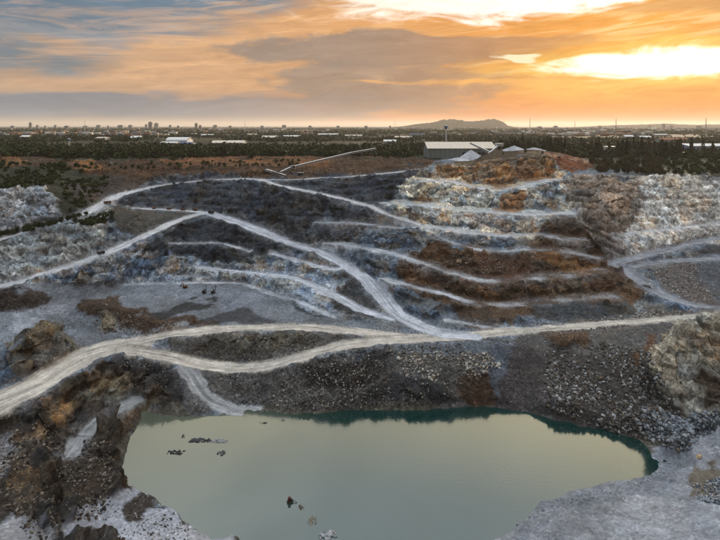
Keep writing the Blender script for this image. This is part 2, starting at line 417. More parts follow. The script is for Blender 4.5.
PT.append(free(sh, 0.5))
lip = sh[(sh[:, 1] > 205)&(sh[:, 0] > -46)].copy(); _k = 0.75+0.35*np.sin(lip[:, 0]*0.21)+0.25*np.sin(lip[:, 0]*0.057+1)
lip[:, 2] = 6.6*_k; lip[:, 1] += 4.6*_k; lip = lip[lip[:, 0] < 150]
PT.append(free(lip, 0.5))
PT.append(free(np.array([atD(*q) for q in RAWPTS])))
rim = []
for X in range(-1000, 1001, 50):
    for D in (610, 640, 680, 730, 800):
        if D < 630 and -60 < X < 260: continue
        rim.append((X, D, PLAIN))
for D in range(100, 620, 40):
    for X in (-1000, -0.95*D-60, 0.95*D+60, 1000):
        z = np.interp(D, [100, 200, 300, 400, 520], [20, 34, 60, 84, PLAIN]); rim.append((X, D, z))
PT.append(np.array(rim, float))
PT = np.concatenate(PT)
# thin near-duplicates
key = np.round(PT[:, :2]/0.8).astype(np.int64); _, ui = np.unique(key, axis=0, return_index=True); PT = PT[np.sort(ui)]
res = delaunay_2d_cdt([Vector((float(a), float(b))) for a, b, _ in PT], [], [], 0, 1e-5)
tv = np.array([(v.x, v.y) for v in res[0]]); orig = res[3]
tz = np.array([PT[o[0], 2] if len(o) else 0 for o in orig]); tri = np.array([f for f in res[2]])
# rasterise the TIN
GX0, GX1, GY0, GY1, GS = -760.0, 760.0, 100.0, 800.0, 1.0
nx, ny = int((GX1-GX0)/GS)+1, int((GY1-GY0)/GS)+1
GZ = np.full((ny, nx), PLAIN, np.float32)
for f in tri:
    p = tv[f]; z = tz[f]
    i0 = max(0, int(math.floor((p[:, 0].min()-GX0)/GS))); i1 = min(nx-1, int(math.ceil((p[:, 0].max()-GX0)/GS)))
    j0 = max(0, int(math.floor((p[:, 1].min()-GY0)/GS))); j1 = min(ny-1, int(math.ceil((p[:, 1].max()-GY0)/GS)))
    if i1 < i0 or j1 < j0: continue
    xs = GX0+GS*np.arange(i0, i1+1); ys = GY0+GS*np.arange(j0, j1+1)
    den = (p[1,1]-p[2,1])*(p[0,0]-p[2,0])+(p[2,0]-p[1,0])*(p[0,1]-p[2,1])
    if abs(den) < 1e-9: continue
    xx, yy = xs[None, :]-p[2,0], ys[:, None]-p[2,1]
    a = ((p[1,1]-p[2,1])*xx+(p[2,0]-p[1,0])*yy)/den
    b = ((p[2,1]-p[0,1])*xx+(p[0,0]-p[2,0])*yy)/den
    c = 1-a-b
    mk = (a >= -1e-6)&(b >= -1e-6)&(c >= -1e-6)
    sub = GZ[j0:j1+1, i0:i1+1]; sub[mk] = (a*z[0]+b*z[1]+c*z[2])[mk]
def blur(a):
    b = a.copy(); b[1:-1] = (a[:-2]+2*a[1:-1]+a[2:])/4; c = b.copy(); c[:, 1:-1] = (b[:, :-2]+2*b[:, 1:-1]+b[:, 2:])/4
    return c
GZ = blur(GZ)
def gsample(X, Y):
    fx = np.clip((X-GX0)/GS, 0, nx-1.001); fy = np.clip((Y-GY0)/GS, 0, ny-1.001)
    i = fx.astype(int); j = fy.astype(int); u = fx-i; v = fy-j
    return GZ[j, i]*(1-u)*(1-v)+GZ[j, i+1]*u*(1-v)+GZ[j+1, i]*(1-u)*v+GZ[j+1, i+1]*u*v

# ------------------------------------------------------------------ fan mesh over the pit
TS = np.linspace(-0.86, 0.86, 960)
NR, NC = 1010, len(TS)
D0, D1 = 122.0, 716.0
# rows follow the relief: more of them on steep faces, few under water and below the frame
dd_ = np.exp(np.linspace(math.log(D0), math.log(D1), 2400))
rho = np.zeros((NC, len(dd_)), np.float32)
for j in range(NC):
    zc = gsample(TS[j]*dd_, dd_)
    sl = np.abs(np.gradient(zc)/np.gradient(dd_))
    r_ = np.sqrt(1+(2.0*sl)**2)
    r_ *= np.where(zc < -0.8, 0.25, 1)*np.where(dd_ < 158, 0.35, 1)*np.where(dd_ > 600, 0.6, 1)
    rho[j] = r_
for _ in range(14):
    rho[1:-1] = (rho[:-2]+2*rho[1:-1]+rho[2:])/4; rho[:, 1:-1] = (rho[:, :-2]+2*rho[:, 1:-1]+rho[:, 2:])/4
cum = np.cumsum(rho, 1); cum = (cum-cum[:, :1])/(cum[:, -1:]-cum[:, :1])
Y = np.stack([np.interp(np.linspace(0, 1, NR), cum[j], dd_) for j in range(NC)], 1)
X = TS[None, :]*Y
X = X.ravel(); Y = Y.ravel()
zero = np.zeros_like(X)
# ragged edges: look the survey up through a warped position
WX = X + 2.6*fbm(X/17, Y/17, zero, 4, 3) + 0.9*fbm(X/3.5, Y/3.5, zero, 2, 9)
WY = Y + 2.6*fbm(X/17, Y/17, zero+5, 4, 5) + 0.9*fbm(X/3.5, Y/3.5, zero+3, 2, 13)
# road masks first (roads are warped less)
RX = X + 1.1*fbm(X/22, Y/22, zero, 2, 31); RY = Y + 1.1*fbm(X/22, Y/22, zero+9, 2, 37)
ROAD = np.zeros(len(X), np.float32); RID = np.full(len(X), -1); RUV = np.zeros((len(X), 3), np.float32)
RZ = np.zeros(len(X)); NEAR = np.zeros(len(X), np.float32); WIND = np.zeros(len(X), np.float32)
edge_n = fbm(X/5, Y/5, zero, 3, 41)
for ri, r in enumerate(ribs):
    c, w = r['c'], r['w']
    mk = (RX > c[:, 0].min()-w-8)&(RX < c[:, 0].max()+w+8)&(RY > c[:, 1].min()-w-8)&(RY < c[:, 1].max()+w+8)
    idx = np.nonzero(mk)[0]
    dd, sg, u, z = sdist(np.stack([RX[idx], RY[idx]], 1), c)
    dd = dd*(1+0.22*fbm(X[idx]/24, Y[idx]/24, zero[idx], 2, 141))
    ragged = 3.2 if r['key'] == 'road_pale' else 1.5
    m = np.clip((w+0.8-dd-ragged*edge_n[idx])/1.6, 0, 1); m = m*m*(3-2*m)
    nr = np.clip((w+4.5-dd)/4.5, 0, 1)
    NEAR[idx] = np.maximum(NEAR[idx], nr)
    better = m > ROAD[idx]
    ii = idx[better]
    ROAD[ii] = m[better]; RID[ii] = ri; RZ[ii] = z[better]
    RUV[ii, 0] = u[better]; RUV[ii, 1] = sg[better]; RUV[ii, 2] = w
    if r['key'] == 'road_pale': pass
    elif r['kind'] == 'road':
        WIND[idx] = np.maximum(WIND[idx], np.exp(-((dd-w)/0.8)**2)*(0.55 if w > 3 else 0.3))
    else:
        WIND[idx] = np.maximum(WIND[idx], np.exp(-((dd-w)/0.8)**2)*0.4*(edge_n[idx] > 0))
Z = gsample(WX*(1-NEAR)+RX*NEAR, WY*(1-NEAR)+RY*NEAR)
Z = Z*(1-ROAD)+RZ*ROAD
ZB = Z.copy()

# ------------------------------------------------------------------ colour and roughness regions (albedo, photo-pixel outlines projected on the ground)
PXv = CX+F_PX*X/Y; PYv = HY+F_PX*(HP-Z)/Y
sc_ = 500/Y
qx = PXv + sc_*(15.0*fbm(X/26, Y/24, Z/24, 5, 51, 0.62)); qy = PYv + sc_*(10.0*fbm(X/26, Y/24, Z/24+4, 5, 57, 0.62))
def inside(poly):
    r = np.zeros(len(qx), bool); n = len(poly); j = n-1
    for i in range(n):
        xi, yi = poly[i]; xj, yj = poly[j]
        if yi != yj:
            r ^= ((yi > qy) != (yj > qy)) & (qx < (xj-xi)*(qy-yi)/(yj-yi)+xi)
        j = i
    return r
# name, polygon, sRGB colour, displacement amp (m), streak 0..1, region id
REGION_NAMES = ['ground_plain', 'soil_bank', 'benched_quarry_wall', 'slate_slope', 'pit_floor', 'rubble_embankment', 'limestone_wall', 'rock_outcrop', 'near_bank', 'overburden_slope', 'pond_bed']
PAINT = [
 ([(-300,120),(1100,120),(1100,700),(-300,700)], (104,110,116), 1.5, 0.7, 2),
 ([(-300,100),(1100,100),(1100,174),(640,175),(592,172),(578,164),(560,150),(480,146),(440,162),(400,163),(300,158),(150,161),(60,165),(-300,160)], (46,48,34), 0.5, 0.0, 0),
 ([(-300,158),(0,158),(100,164),(150,160),(250,156),(430,161),(432,172),(330,176),(250,178),(150,182),(105,178),(60,170),(-300,170)], (80,60,44), 2.8, 0.55, 1),
 ([(-300,170),(60,170),(105,178),(118,192),(96,207),(70,219),(0,242),(-300,270),(-300,240),(0,232),(58,220),(60,205),(40,189),(-300,190)], (52,52,38), 1.2, 0.1, 1),
 ([(-40,160),(24,160),(30,168),(-40,170)], (138,98,62), 1.8, 0.6, 1), ([(74,163),(96,163),(98,173),(76,173)], (138,98,62), 1.8, 0.6, 1), ([(150,160),(260,157),(330,160),(330,166),(180,168)], (116,80,52), 1.8, 0.5, 1),
 ([(98,176),(155,181),(118,197),(104,193)], (72,62,54), 1.3, 0.4, 1),
 ([(64,184),(96,186),(110,192),(98,204),(86,208),(70,196)], (72,64,58), 1.2, 0.4, 1),
 ([(-300,190),(40,189),(60,205),(60,220),(0,234),(-300,250)], (144,147,150), 2.2, 0.9, 6),
 ([(-300,240),(0,242),(70,221),(108,207),(112,225),(100,258),(0,290),(-300,300)], (138,140,138), 2.0, 0.9, 6),
 (SHORE, (86,82,74), 0.25, 0.0, 10),
 # slate slopes under the rim road
 ([(112,194),(200,180),(262,178),(330,176),(428,168),(424,182),(388,202),(370,214),(330,224),(345,240),(300,246),(215,212),(112,206)], (64,68,74), 1.6, 0.62, 3),
 ([(150,238),(206,214),(300,246),(272,257),(235,264),(165,256),(148,250)], (52,55,60), 1.5, 0.58, 3),
 ([(112,208),(205,212),(150,233),(120,232)], (74,70,64), 1.1, 0.4, 3),
 ([(96,256),(150,236),(150,256),(240,262),(300,258),(372,300),(330,318),(240,284),(100,286),(0,300),(0,290)], (138,142,146), 1.9, 0.9, 2),
 ([(330,290),(352,286),(384,308),(374,318),(345,306)], (52,52,54), 1.3, 0.4, 2),
 ([(340,258),(372,284),(388,306),(376,304),(350,282)], (60,62,64), 1.3, 0.5, 2),
 ([(262,306),(292,298),(338,318),(330,326),(280,322)], (64,68,72), 0.9, 0.3, 4),
 # benches
 ([(430,165),(475,163),(560,160),(572,180),(578,216),(585,240),(520,240),(430,232),(384,206),(400,186)], (188,180,166), 2.0, 0.9, 2),
 ([(560,180),(612,178),(655,178),(640,215),(620,262),(606,262),(590,240),(575,215)], (142,130,118), 2.2, 0.8, 6),
 ([(436,168),(468,168),(500,160),(552,158),(560,178),(520,182),(492,187),(470,183),(430,178)], (144,114,86), 2.0, 0.8, 2),
 ([(500,192),(518,190),(522,212),(492,211)], (154,120,90), 2.0, 0.8, 2), ([(462,214),(505,215),(512,234),(470,230)], (206,186,168), 1.8, 0.8, 2),
 ([(534,182),(556,182),(558,212),(536,212)], (140,140,138), 2.0, 0.9, 2),
 ([(448,166),(476,152),(500,147),(552,147),(572,164),(560,166),(548,158),(505,159),(486,163),(470,167)], (66,52,36), 0.8, 0.1, 9),
 ([(546,152),(590,158),(584,172),(566,172),(552,160)], (112,68,44), 1.2, 0.4, 9),
 ([(428,246),(452,244),(530,252),(545,216),(574,216),(600,246),(645,296),(640,312),(560,322),(470,326),(440,318),(420,300),(400,276),(404,262)], (82,64,49), 1.8, 0.6, 2),
 ([(470,254),(520,254),(530,275),(480,278)], (82,60,47), 1.5, 0.45, 2), ([(410,264),(440,272),(470,292),(440,290),(405,280)], (92,68,50), 1.7, 0.6, 2),
 ([(536,256),(560,252),(600,262),(590,272),(545,274)], (100,72,44), 1.6, 0.45, 2), ([(455,300),(520,308),(525,325),(470,322)], (84,66,50), 1.7, 0.6, 2),
 ([(540,304),(630,300),(640,314),(560,326),(540,326)], (62,64,66), 1.6, 0.5, 2),
 # right wall
 ([(640,178),(1100,170),(1100,235),(690,243),(622,262),(626,240),(640,212)], (206,201,192), 2.0, 0.9, 6),
 ([(575,190),(592,186),(632,254),(614,258)], (122,112,104), 2.2, 0.8, 6), ([(596,182),(640,180),(630,212),(606,214)], (152,132,114), 2.0, 0.8, 6),
 ([(645,268),(1100,255),(1100,308),(700,304),(660,290)], (92,86,84), 1.0, 0.2, 5), ([(690,262),(1100,258),(1100,300),(715,300)], (88,92,98), 0.6, 0.2, 5),
 ([(700,246),(1100,232),(1100,256),(690,258)], (72,72,74), 1.4, 0.3, 5),
 # floor
 ([(-300,286),(0,288),(60,284),(140,286),(240,286),(290,302),(335,319),(440,334),(330,327),(200,329),(150,334),(60,345),(0,350),(-300,360)], (122,127,134), 0.5, 0.1, 4),
 ([(0,308),(40,304),(66,314),(60,322),(20,318),(0,322)], (150,154,162), 0.4, 0.0, 4), ([(0,326),(30,322),(56,330),(20,338),(0,336)], (156,160,168), 0.4, 0.0, 4),
 ([(130,290),(200,288),(262,300),(240,306),(170,298)], (134,140,150), 0.4, 0.0, 4), ([(225,300),(260,312),(262,318),(215,312)], (126,132,142), 0.4, 0.0, 4),
 ([(-300,288),(25,288),(48,300),(44,310),(-300,314)], (62,54,48), 1.0, 0.2, 9),
 ([(150,312),(200,300),(215,306),(150,322)], (62,62,64), 0.6, 0.1, 4), ([(196,320),(240,308),(268,318),(262,325),(200,328)], (74,76,80), 0.5, 0.1, 4),
 ([(74,304),(112,302),(150,314),(212,325),(206,333),(150,330),(120,322),(78,318)], (70,56,46), 1.3, 0.3, 9),
 ([(95,312),(122,316),(128,332),(98,332)], (116,112,102), 1.5, 0.7, 9),
 ([(0,350),(12,342),(30,329),(50,328),(68,345),(60,362),(20,372),(0,372)], (104,92,76), 1.7, 0.7, 9),
 # embankment
 ([(110,352),(175,362),(205,370),(190,392),(150,396),(110,388)], (50,48,48), 1.3, 0.3, 5),
 ([(200,330),(340,331),(380,337),(300,356),(260,364),(205,362),(170,354),(180,338)], (74,70,64), 1.2, 0.4, 5),
 ([(218,338),(300,334),(280,352),(230,352)], (98,94,84), 1.5, 0.6, 5),
 ([(180,366),(300,362),(430,341),(560,331),(690,320),(655,362),(668,406),(700,430),(684,456),(600,430),(500,407),(300,414),(200,402)], (84,82,80), 0.9, 0.15, 5),
 ([(395,344),(515,338),(520,356),(480,362),(400,358)], (98,104,110), 0.8, 0.2, 5),
 ([(300,372),(368,352),(395,352),(380,380),(350,388),(300,382)], (52,50,50), 1.2, 0.3, 5), ([(366,396),(395,376),(440,388),(460,402),(370,410)], (58,58,60), 1.1, 0.3, 5),
 ([(456,392),(462,379),(500,378),(500,396),(470,403)], (70,55,44), 1.2, 0.3, 5), ([(538,336),(572,335),(585,344),(562,351),(545,347)], (82,64,49), 1.2, 0.3, 5),
 ([(505,342),(548,352),(560,410),(500,404),(498,360)], (66,62,62), 0.5, 0.1, 5), ([(490,345),(512,345),(505,392),(488,385)], (78,84,92), 0.5, 0.2, 5),
 ([(555,352),(655,352),(700,440),(690,458),(600,428),(560,418)], (60,56,54), 0.8, 0.1, 5),
 ([(570,322),(690,312),(692,320),(600,340),(560,335)], (96,90,84), 0.8, 0.2, 5),
 # outcrop
 ([(650,366),(668,344),(690,318),(720,308),(1100,300),(1100,420),(720,418),(690,420),(655,396)], (138,130,116), 1.5, 0.9, 7),
 ([(636,352),(664,340),(655,368),(640,362)], (84,60,42), 1.2, 0.3, 7), ([(706,380),(1100,360),(1100,420),(702,414)], (72,60,50), 2.0, 0.5, 7),
 # near right bank
 ([(450,545),(480,530),(552,484),(632,464),(672,446),(690,440),(704,432),(1100,400),(1100,760),(440,760)], (164,166,172), 0.8, 0.15, 8),
 ([(552,486),(632,466),(672,448),(690,466),(650,484),(580,505),(520,530),(500,540)], (146,150,158), 0.7, 0.1, 8),
 ([(680,462),(1100,440),(1100,478),(690,492)], (122,112,98), 0.6, 0.2, 8),
 # left foreground
 ([(-300,410),(0,404),(100,362),(150,372),(165,392),(148,398),(122,458),(125,472),(155,494),(190,528),(240,540),(240,760),(-300,760)], (66,58,50), 2.4, 0.65, 9),
 ([(95,372),(120,372),(150,395),(120,410),(92,402),(70,395)], (112,102,84), 1.7, 0.7, 9),
 ([(50,402),(66,400),(70,420),(52,426)], (116,92,66), 1.4, 0.7, 9), ([(14,448),(26,444),(34,520),(26,540),(14,520)], (88,74,60), 1.6, 0.7, 9), ([(28,440),(44,436),(48,462),(32,464)], (118,104,88), 1.4, 0.6, 9),
 ([(104,498),(122,488),(134,490),(150,503),(178,512),(192,530),(240,538),(240,560),(115,560),(124,524),(90,538),(66,535),(80,515)], (176,178,186), 0.7, 0.15, 8),
 ([(-300,508),(15,512),(60,535),(60,600),(-300,600)], (160,160,164), 0.6, 0.15, 8), ([(0,440),(16,446),(10,500),(0,498)], (110,108,110), 1.0, 0.3, 9),
 ([(136,492),(158,494),(160,510),(146,515),(134,504)], (60,54,48), 1.4, 0.3, 9),
]
ROADCOL = {'road_grey': (186,187,190), 'road_blue': (182,186,194), 'road_warm': (186,179,169), 'road_dark': (138,141,148), 'road_pale': (150,152,154), 'ledge': (178,182,188)}
ALB = 1.1
colv = np.zeros((len(X), 3), np.float32); amp = np.zeros(len(X), np.float32); strk = np.zeros(len(X), np.float32); reg = np.zeros(len(X), np.int32)
for poly, c, a, s, rid in PAINT:
    mk = inside(poly)
    colv[mk] = np.array(lin(c))*ALB*0.70; amp[mk] = a; strk[mk] = s; reg[mk] = rid
# soften the borders (grid blur)
def gblur(a, n):
    b = a.reshape(NR, NC, -1).copy()
    for _ in range(n):
        b[1:-1] = (b[:-2]+2*b[1:-1]+b[2:])/4; b[:, 1:-1] = (b[:, :-2]+2*b[:, 1:-1]+b[:, 2:])/4
    return b.reshape(a.shape)
colv = gblur(colv, 3); amp = gblur(amp, 12); strk = gblur(strk, 6)
far_k = np.clip((Y-640)/60, 0, 1); amp *= (1-far_k)

# ------------------------------------------------------------------ rock relief
# blasted faces break into small steps: steepen part of every few metres of height
tn = 3.0*fbm(X/19, Y/19, zero, 3, 121); per = 5.2
tt = (Z+tn)/per; ti = np.floor(tt); tf = np.clip((tt-ti-0.5)/0.42+0.5, 0, 1); tf = tf*tf*(3-2*tf)
Zs = (ti+tf)*per-tn
kt = np.clip((strk-0.42)*2.0, 0, 0.5)*(1-NEAR)
kt = gblur(kt, 6)
Z = Z*(1-kt)+Zs*kt
P0 = np.stack([X, Y, Z], 1).reshape(NR, NC, 3)
du = np.gradient(P0, axis=1); dv = np.gradient(P0, axis=0)
nv = np.cross(du, dv); nv /= np.maximum(np.linalg.norm(nv, axis=2, keepdims=True), 1e-9); nv = gblur(nv, 4).reshape(-1, 3)
slope = 1-np.clip(nv[:, 2], 0, 1)
steep = np.clip((slope-0.02)/0.09, 0, 1)
k_road = 1-ROAD
big = fbm(X/26, Y/26, Z/40, 3, 61, 0.5, True)
mid_ = fbm(X/8, Y/8, Z/13, 3, 67, 0.55, True)
f8, v8 = facets(X/8.5, Y/8.5, Z/6.5, 71)
f3, v3 = facets(X/3.1, Y/3.1, Z/2.6, 171)
gul = fbm(X/10, Y/10, Z/50, 3, 69, 0.45, True)
fine = fbm(X/1.5, Y/1.5, Z/1.5, 2, 73)
cv = 0.45*v8+0.55*v3
rocky = np.clip(strk*1.3+0.25, 0, 1)
# inclined joints in the limestone of the right wall, left wall and outcrop
lime = gblur(np.isin(reg, (6, 7)).astype(np.float32), 8)
stria = fbm((X*0.5+Z*0.87)/4.2, Y/16, (X*0.87-Z*0.5)/26, 4, 203, 0.55, True)
disp = steep*rocky*(0.8*big+2.1*gul*(1-0.35*lime)+1.6*f8*(1-0.6*lime)+0.55*f3+1.3*stria*lime) + (1-steep*rocky)*(0.42*big+0.35*mid_+0.25*f3) + 0.04*fine
disp *= amp*k_road*(1-0.6*NEAR)*np.clip((Z-0.2)/5.0, 0.12, 1)
hor = nv.copy()
P = np.stack([X, Y, Z], 1) + hor*disp[:, None]
P[:, 2] += WIND*(1-ROAD*0.3)*(0.6+0.6*fbm(X/2, Y/2, zero, 2, 79))
nb = (gblur((reg == 8).astype(np.float32), 8))*(X > 0)*np.clip((Z-0.8)/1.5, 0, 1)
P[:, 2] += nb*(0.35*np.sin(np.hypot(X-62, Y-168)*1.25+2.5*fbm(X/9, Y/9, zero, 3, 151))*np.clip(1-np.hypot(X-68, Y-172)/38, 0, 1)+0.3*fbm(X/3, Y/3, zero, 3, 157))
sb = gblur((reg == 1).astype(np.float32), 10)*(1-NEAR)
P[:, 2] += sb*(1.8*fbm(X/20, Y/12, zero, 4, 161, 0.55, True)+0.5*f3)
P[:, 2] += ROAD*0.10*fbm(X/6, Y/6, zero, 3, 83)
far = np.clip((Y-690)/25, 0, 1); P[:, 2] = P[:, 2]*(1-far)+PLAIN*far
# 1 m height raster of the finished ground, for standing things on it
_gi = np.clip(((P[:, 0]-GX0)/GS+0.5).astype(int), 0, nx-1); _gj = np.clip(((P[:, 1]-GY0)/GS+0.5).astype(int), 0, ny-1)
_s = np.zeros((ny, nx)); _n = np.zeros((ny, nx)); np.add.at(_s, (_gj, _gi), P[:, 2]); np.add.at(_n, (_gj, _gi), 1)
GFIN = np.where(_n > 0, _s/np.maximum(_n, 1), GZ)
def ground(x, y):
    if y < D0 or y > D1 or abs(x/y) > 0.858: return PLAIN
    return float(GFIN[int((y-GY0)/GS+0.5), int((x-GX0)/GS+0.5)])

# colours: road dust, block-to-block tone of the rock
tone = 1+steep*strk*(1.3*(cv-0.5)*(1-0.5*lime)+0.25*mid_+0.55*lime*stria)
colv = colv*np.clip(tone, 0.35, 1.8)[:, None]
# rock types: blotches of cream, blue-grey, charcoal and ochre stone; rust and charcoal on the brown benches
wq = 7.0*fbm(X/12, Y/12, Z/12, 3, 181, 0.6); wr = 7.0*fbm(X/12, Y/12, Z/12+9, 3, 187, 0.6)
_, bl = facets((X+wq)/11, (Y+wr)/11, (Z+0.6*wq)/7.5, 191)
_, bs = facets((X+wq)/5, (Y+wr)/5, (Z+0.6*wr)/4, 197)
def pick(r, pal): return np.array([lin(c) for c in pal], np.float32)[np.minimum((r*len(pal)).astype(int), len(pal)-1)]
GREYP = [(96,108,118),(150,142,128),(62,66,70),(120,124,126),(146,120,92),(108,114,118),(84,92,98),(166,160,150)]
BROWNP = [(64,52,42),(92,62,40),(48,44,42),(78,60,46),(110,78,48),(56,50,46),(70,52,42),(96,84,72)]
chroma = colv[:, 0]/np.maximum(colv[:, 2], 1e-4)
isb = np.clip((chroma-1.45)/0.6, 0, 1)[:, None]
gp = 0.6*pick(bl, GREYP)+0.4*pick(bs, GREYP); bp = 0.6*pick(bl, BROWNP)+0.4*pick(bs, BROWNP)
ratio = (gp/gp.mean(0))*(1-isb)+(bp/bp.mean(0))*isb
kp = (0.9*np.clip(strk*1.5-0.25, 0, 1)*np.clip(0.35+steep, 0, 1)*np.isin(reg, (2, 3, 6, 7, 9))*np.where(reg == 6, 0.32, 1.0)*np.where(reg == 7, 0.55, 1.0))[:, None]
colv = colv*(1-kp+kp*ratio)
# patches: warmer / cooler, lighter / darker ground
pa = fbm(X/30, Y/30, Z/20, 4, 97, 0.6); pb = fbm(X/12, Y/12, Z/9, 4, 101, 0.6)
colv *= (1+0.55*pa+0.35*pb)[:, None].clip(0.4, 1.9)
warm = np.clip(fbm(X/18, Y/18, Z/12, 4, 107, 0.6)*2.2-0.15, -0.6, 1)*np.clip(strk*1.2, 0, 1)*np.where(np.isin(reg, (6, 7)), 0.45, 1)
colv *= np.stack([1+0.22*warm, 1+0.02*warm, 1-0.24*warm], 1)
och = np.clip((fbm(X/9, Y/9, Z/6, 4, 113, 0.6)-0.28)/0.14, 0, 1)*np.clip((strk-0.3)/0.3, 0, 1)*((reg == 2)|(reg == 7))*steep*0.6
colv = colv*(1-och[:, None])+np.array(lin((124, 102, 80)))*ALB*och[:, None]
rc = np.zeros((len(X), 3), np.float32)
for ri, r in enumerate(ribs):
    mk = RID == ri; rc[mk] = np.array(lin(ROADCOL[r['key']]))*ALB
# ledges on the brown benches are dustier where they are wide
wgt = ROAD.copy()
led = np.array([r['kind'] == 'ledge' for r in ribs]+[False])[RID]
wgt = np.where(led, wgt*np.clip(0.62+0.9*fbm(X/11, Y/11, zero, 3, 91)-0.35*np.clip((X-60)/60, 0, 1)*(HP-Z > 86), 0.05, 1), wgt*np.clip(0.93+0.2*edge_n, 0.6, 1))
colv = colv*(1-wgt[:, None])+rc*wgt[:, None]
spill = NEAR*(1-ROAD)*np.clip(0.25+0.5*edge_n, 0, 0.6)*np.clip(strk+0.15, 0, 1)
colv = colv*(1-spill[:, None])+np.array(lin((150,154,160)))*ALB*spill[:, None]

# ------------------------------------------------------------------ terrain material
def mat_new(name):
    m = bpy.data.materials.new(name); m.use_nodes = True
    t = m.node_tree; t.nodes.clear(); g = NT(t)
    o = g.n('ShaderNodeOutputMaterial'); b = g.n('ShaderNodeBsdfPrincipled')
    t.links.new(b.outputs[0], o.inputs[0])
    return m, g, b
def make_rock():
    m, g, b = mat_new('quarry_rock')
    geo = g.n('ShaderNodeNewGeometry'); p = geo.outputs['Position']
    ca = g.n('ShaderNodeAttribute', attribute_name='tint'); col = ca.outputs['Color']
    sa = g.n('ShaderNodeAttribute', attribute_name='strata').outputs['Fac']
    ra = g.n('ShaderNodeAttribute', attribute_name='road'); rf = ra.outputs['Fac']
    ru = g.n('ShaderNodeAttribute', attribute_name='track').outputs['Vector']
    # broken rock faces: vertically stretched noise + blocky cells
    mp = g.vm('MULTIPLY', p, (1.0, 1.0, 0.75))
    nA = g.noise(mp, 0.22, 6, 0.7, 0.5)
    nB = g.noise(p, 0.9, 4, 0.65)
    va = g.n('ShaderNodeSeparateXYZ'); g.put(va.inputs[0], g.voro(mp, 0.38, 'F1', 'Color'))
    vb = g.n('ShaderNodeSeparateXYZ'); g.put(vb.inputs[0], g.voro(p, 1.15, 'F1', 'Color'))
    crack = g.voro(mp, 0.30, 'DISTANCE_TO_EDGE')
    f = g.m('MULTIPLY', g.mr(nA, 0.33, 0.68, 0.5, 1.5), g.mr(nB, 0.3, 0.7, 0.8, 1.2))
    f = g.m('MULTIPLY', f, g.mr(va.outputs[0], 0, 1, 0.65, 1.4))
    f = g.m('MULTIPLY', f, g.mr(vb.outputs[0], 0, 1, 0.7, 1.35))
    f = g.m('MULTIPLY', f, g.mr(crack, 0.0, 0.045, 0.35, 1.0))
    # loose ground: gravel-sized speckle, a few pale stones
    f2 = g.m('MULTIPLY', g.mr(vb.outputs[0], 0, 1, 0.55, 1.5), g.mr(nA, 0.3, 0.7, 0.68, 1.32))
    f2 = g.m('MULTIPLY', f2, g.mr(nB, 0.3, 0.7, 0.8, 1.2))
    f2 = g.m('MULTIPLY', f2, g.mr(vb.outputs[1], 0.93, 0.95, 1.0, 1.8))
    fac = g.mix(sa, f2, f)
    c1 = g.mix(1.0, col, fac, 'MULTIPLY')
    # rusty seams and pale calcite on rock only
    pale = g.mr(g.noise(mp, 0.31, 4, 0.7, 0.8), 0.60, 0.72, 0, 0.7, True)
    c1 = g.mix(g.m('MULTIPLY', pale, sa), c1, g.mix(1.0, c1, (1.5, 1.52, 1.55), 'MULTIPLY'))
    # tyre tracks on the roads: long streaks along the way
    us = g.vm('ADD', g.vm('MULTIPLY', ru, (0.02, 0.42, 0.0)), g.vm('MULTIPLY', g.noise(p, 0.045, 2, 0.5, out='Color'), (1.2, 3.0, 0.0)))
    tr = g.noise(us, 1.0, 4, 0.6, 0.3)
    tr2 = g.noise(p, 0.16, 3, 0.6)
    rfac = g.m('MULTIPLY', g.mr(tr, 0.34, 0.66, 0.52, 1.26), g.mr(tr2, 0.3, 0.7, 0.7, 1.2))
    rfac = g.m('MULTIPLY', rfac, g.mr(nB, 0.3, 0.7, 0.85, 1.12))
    rfac = g.m('MULTIPLY', rfac, g.mr(vb.outputs[0], 0, 1, 0.9, 1.1))
    c2 = g.mix(1.0, col, rfac, 'MULTIPLY')
    g.put(b.inputs['Base Color'], g.mix(rf, c1, c2))
    b.inputs['Roughness'].default_value = 0.92
    b.inputs['Specular IOR Level'].default_value = 0.25
    bm = g.n('ShaderNodeBump'); bm.inputs['Strength'].default_value = 0.5; bm.inputs['Distance'].default_value = 0.5
    hgt = g.m('ADD', g.m('MULTIPLY', nA, 1.0), g.m('MULTIPLY', nB, 0.9))
    g.put(bm.inputs['Height'], g.m('MULTIPLY', hgt, g.mr(rf, 0, 1, 1.0, 0.12)))
    g.t.links.new(bm.outputs[0], b.inputs['Normal'])
    return m
M_ROCK = make_rock()

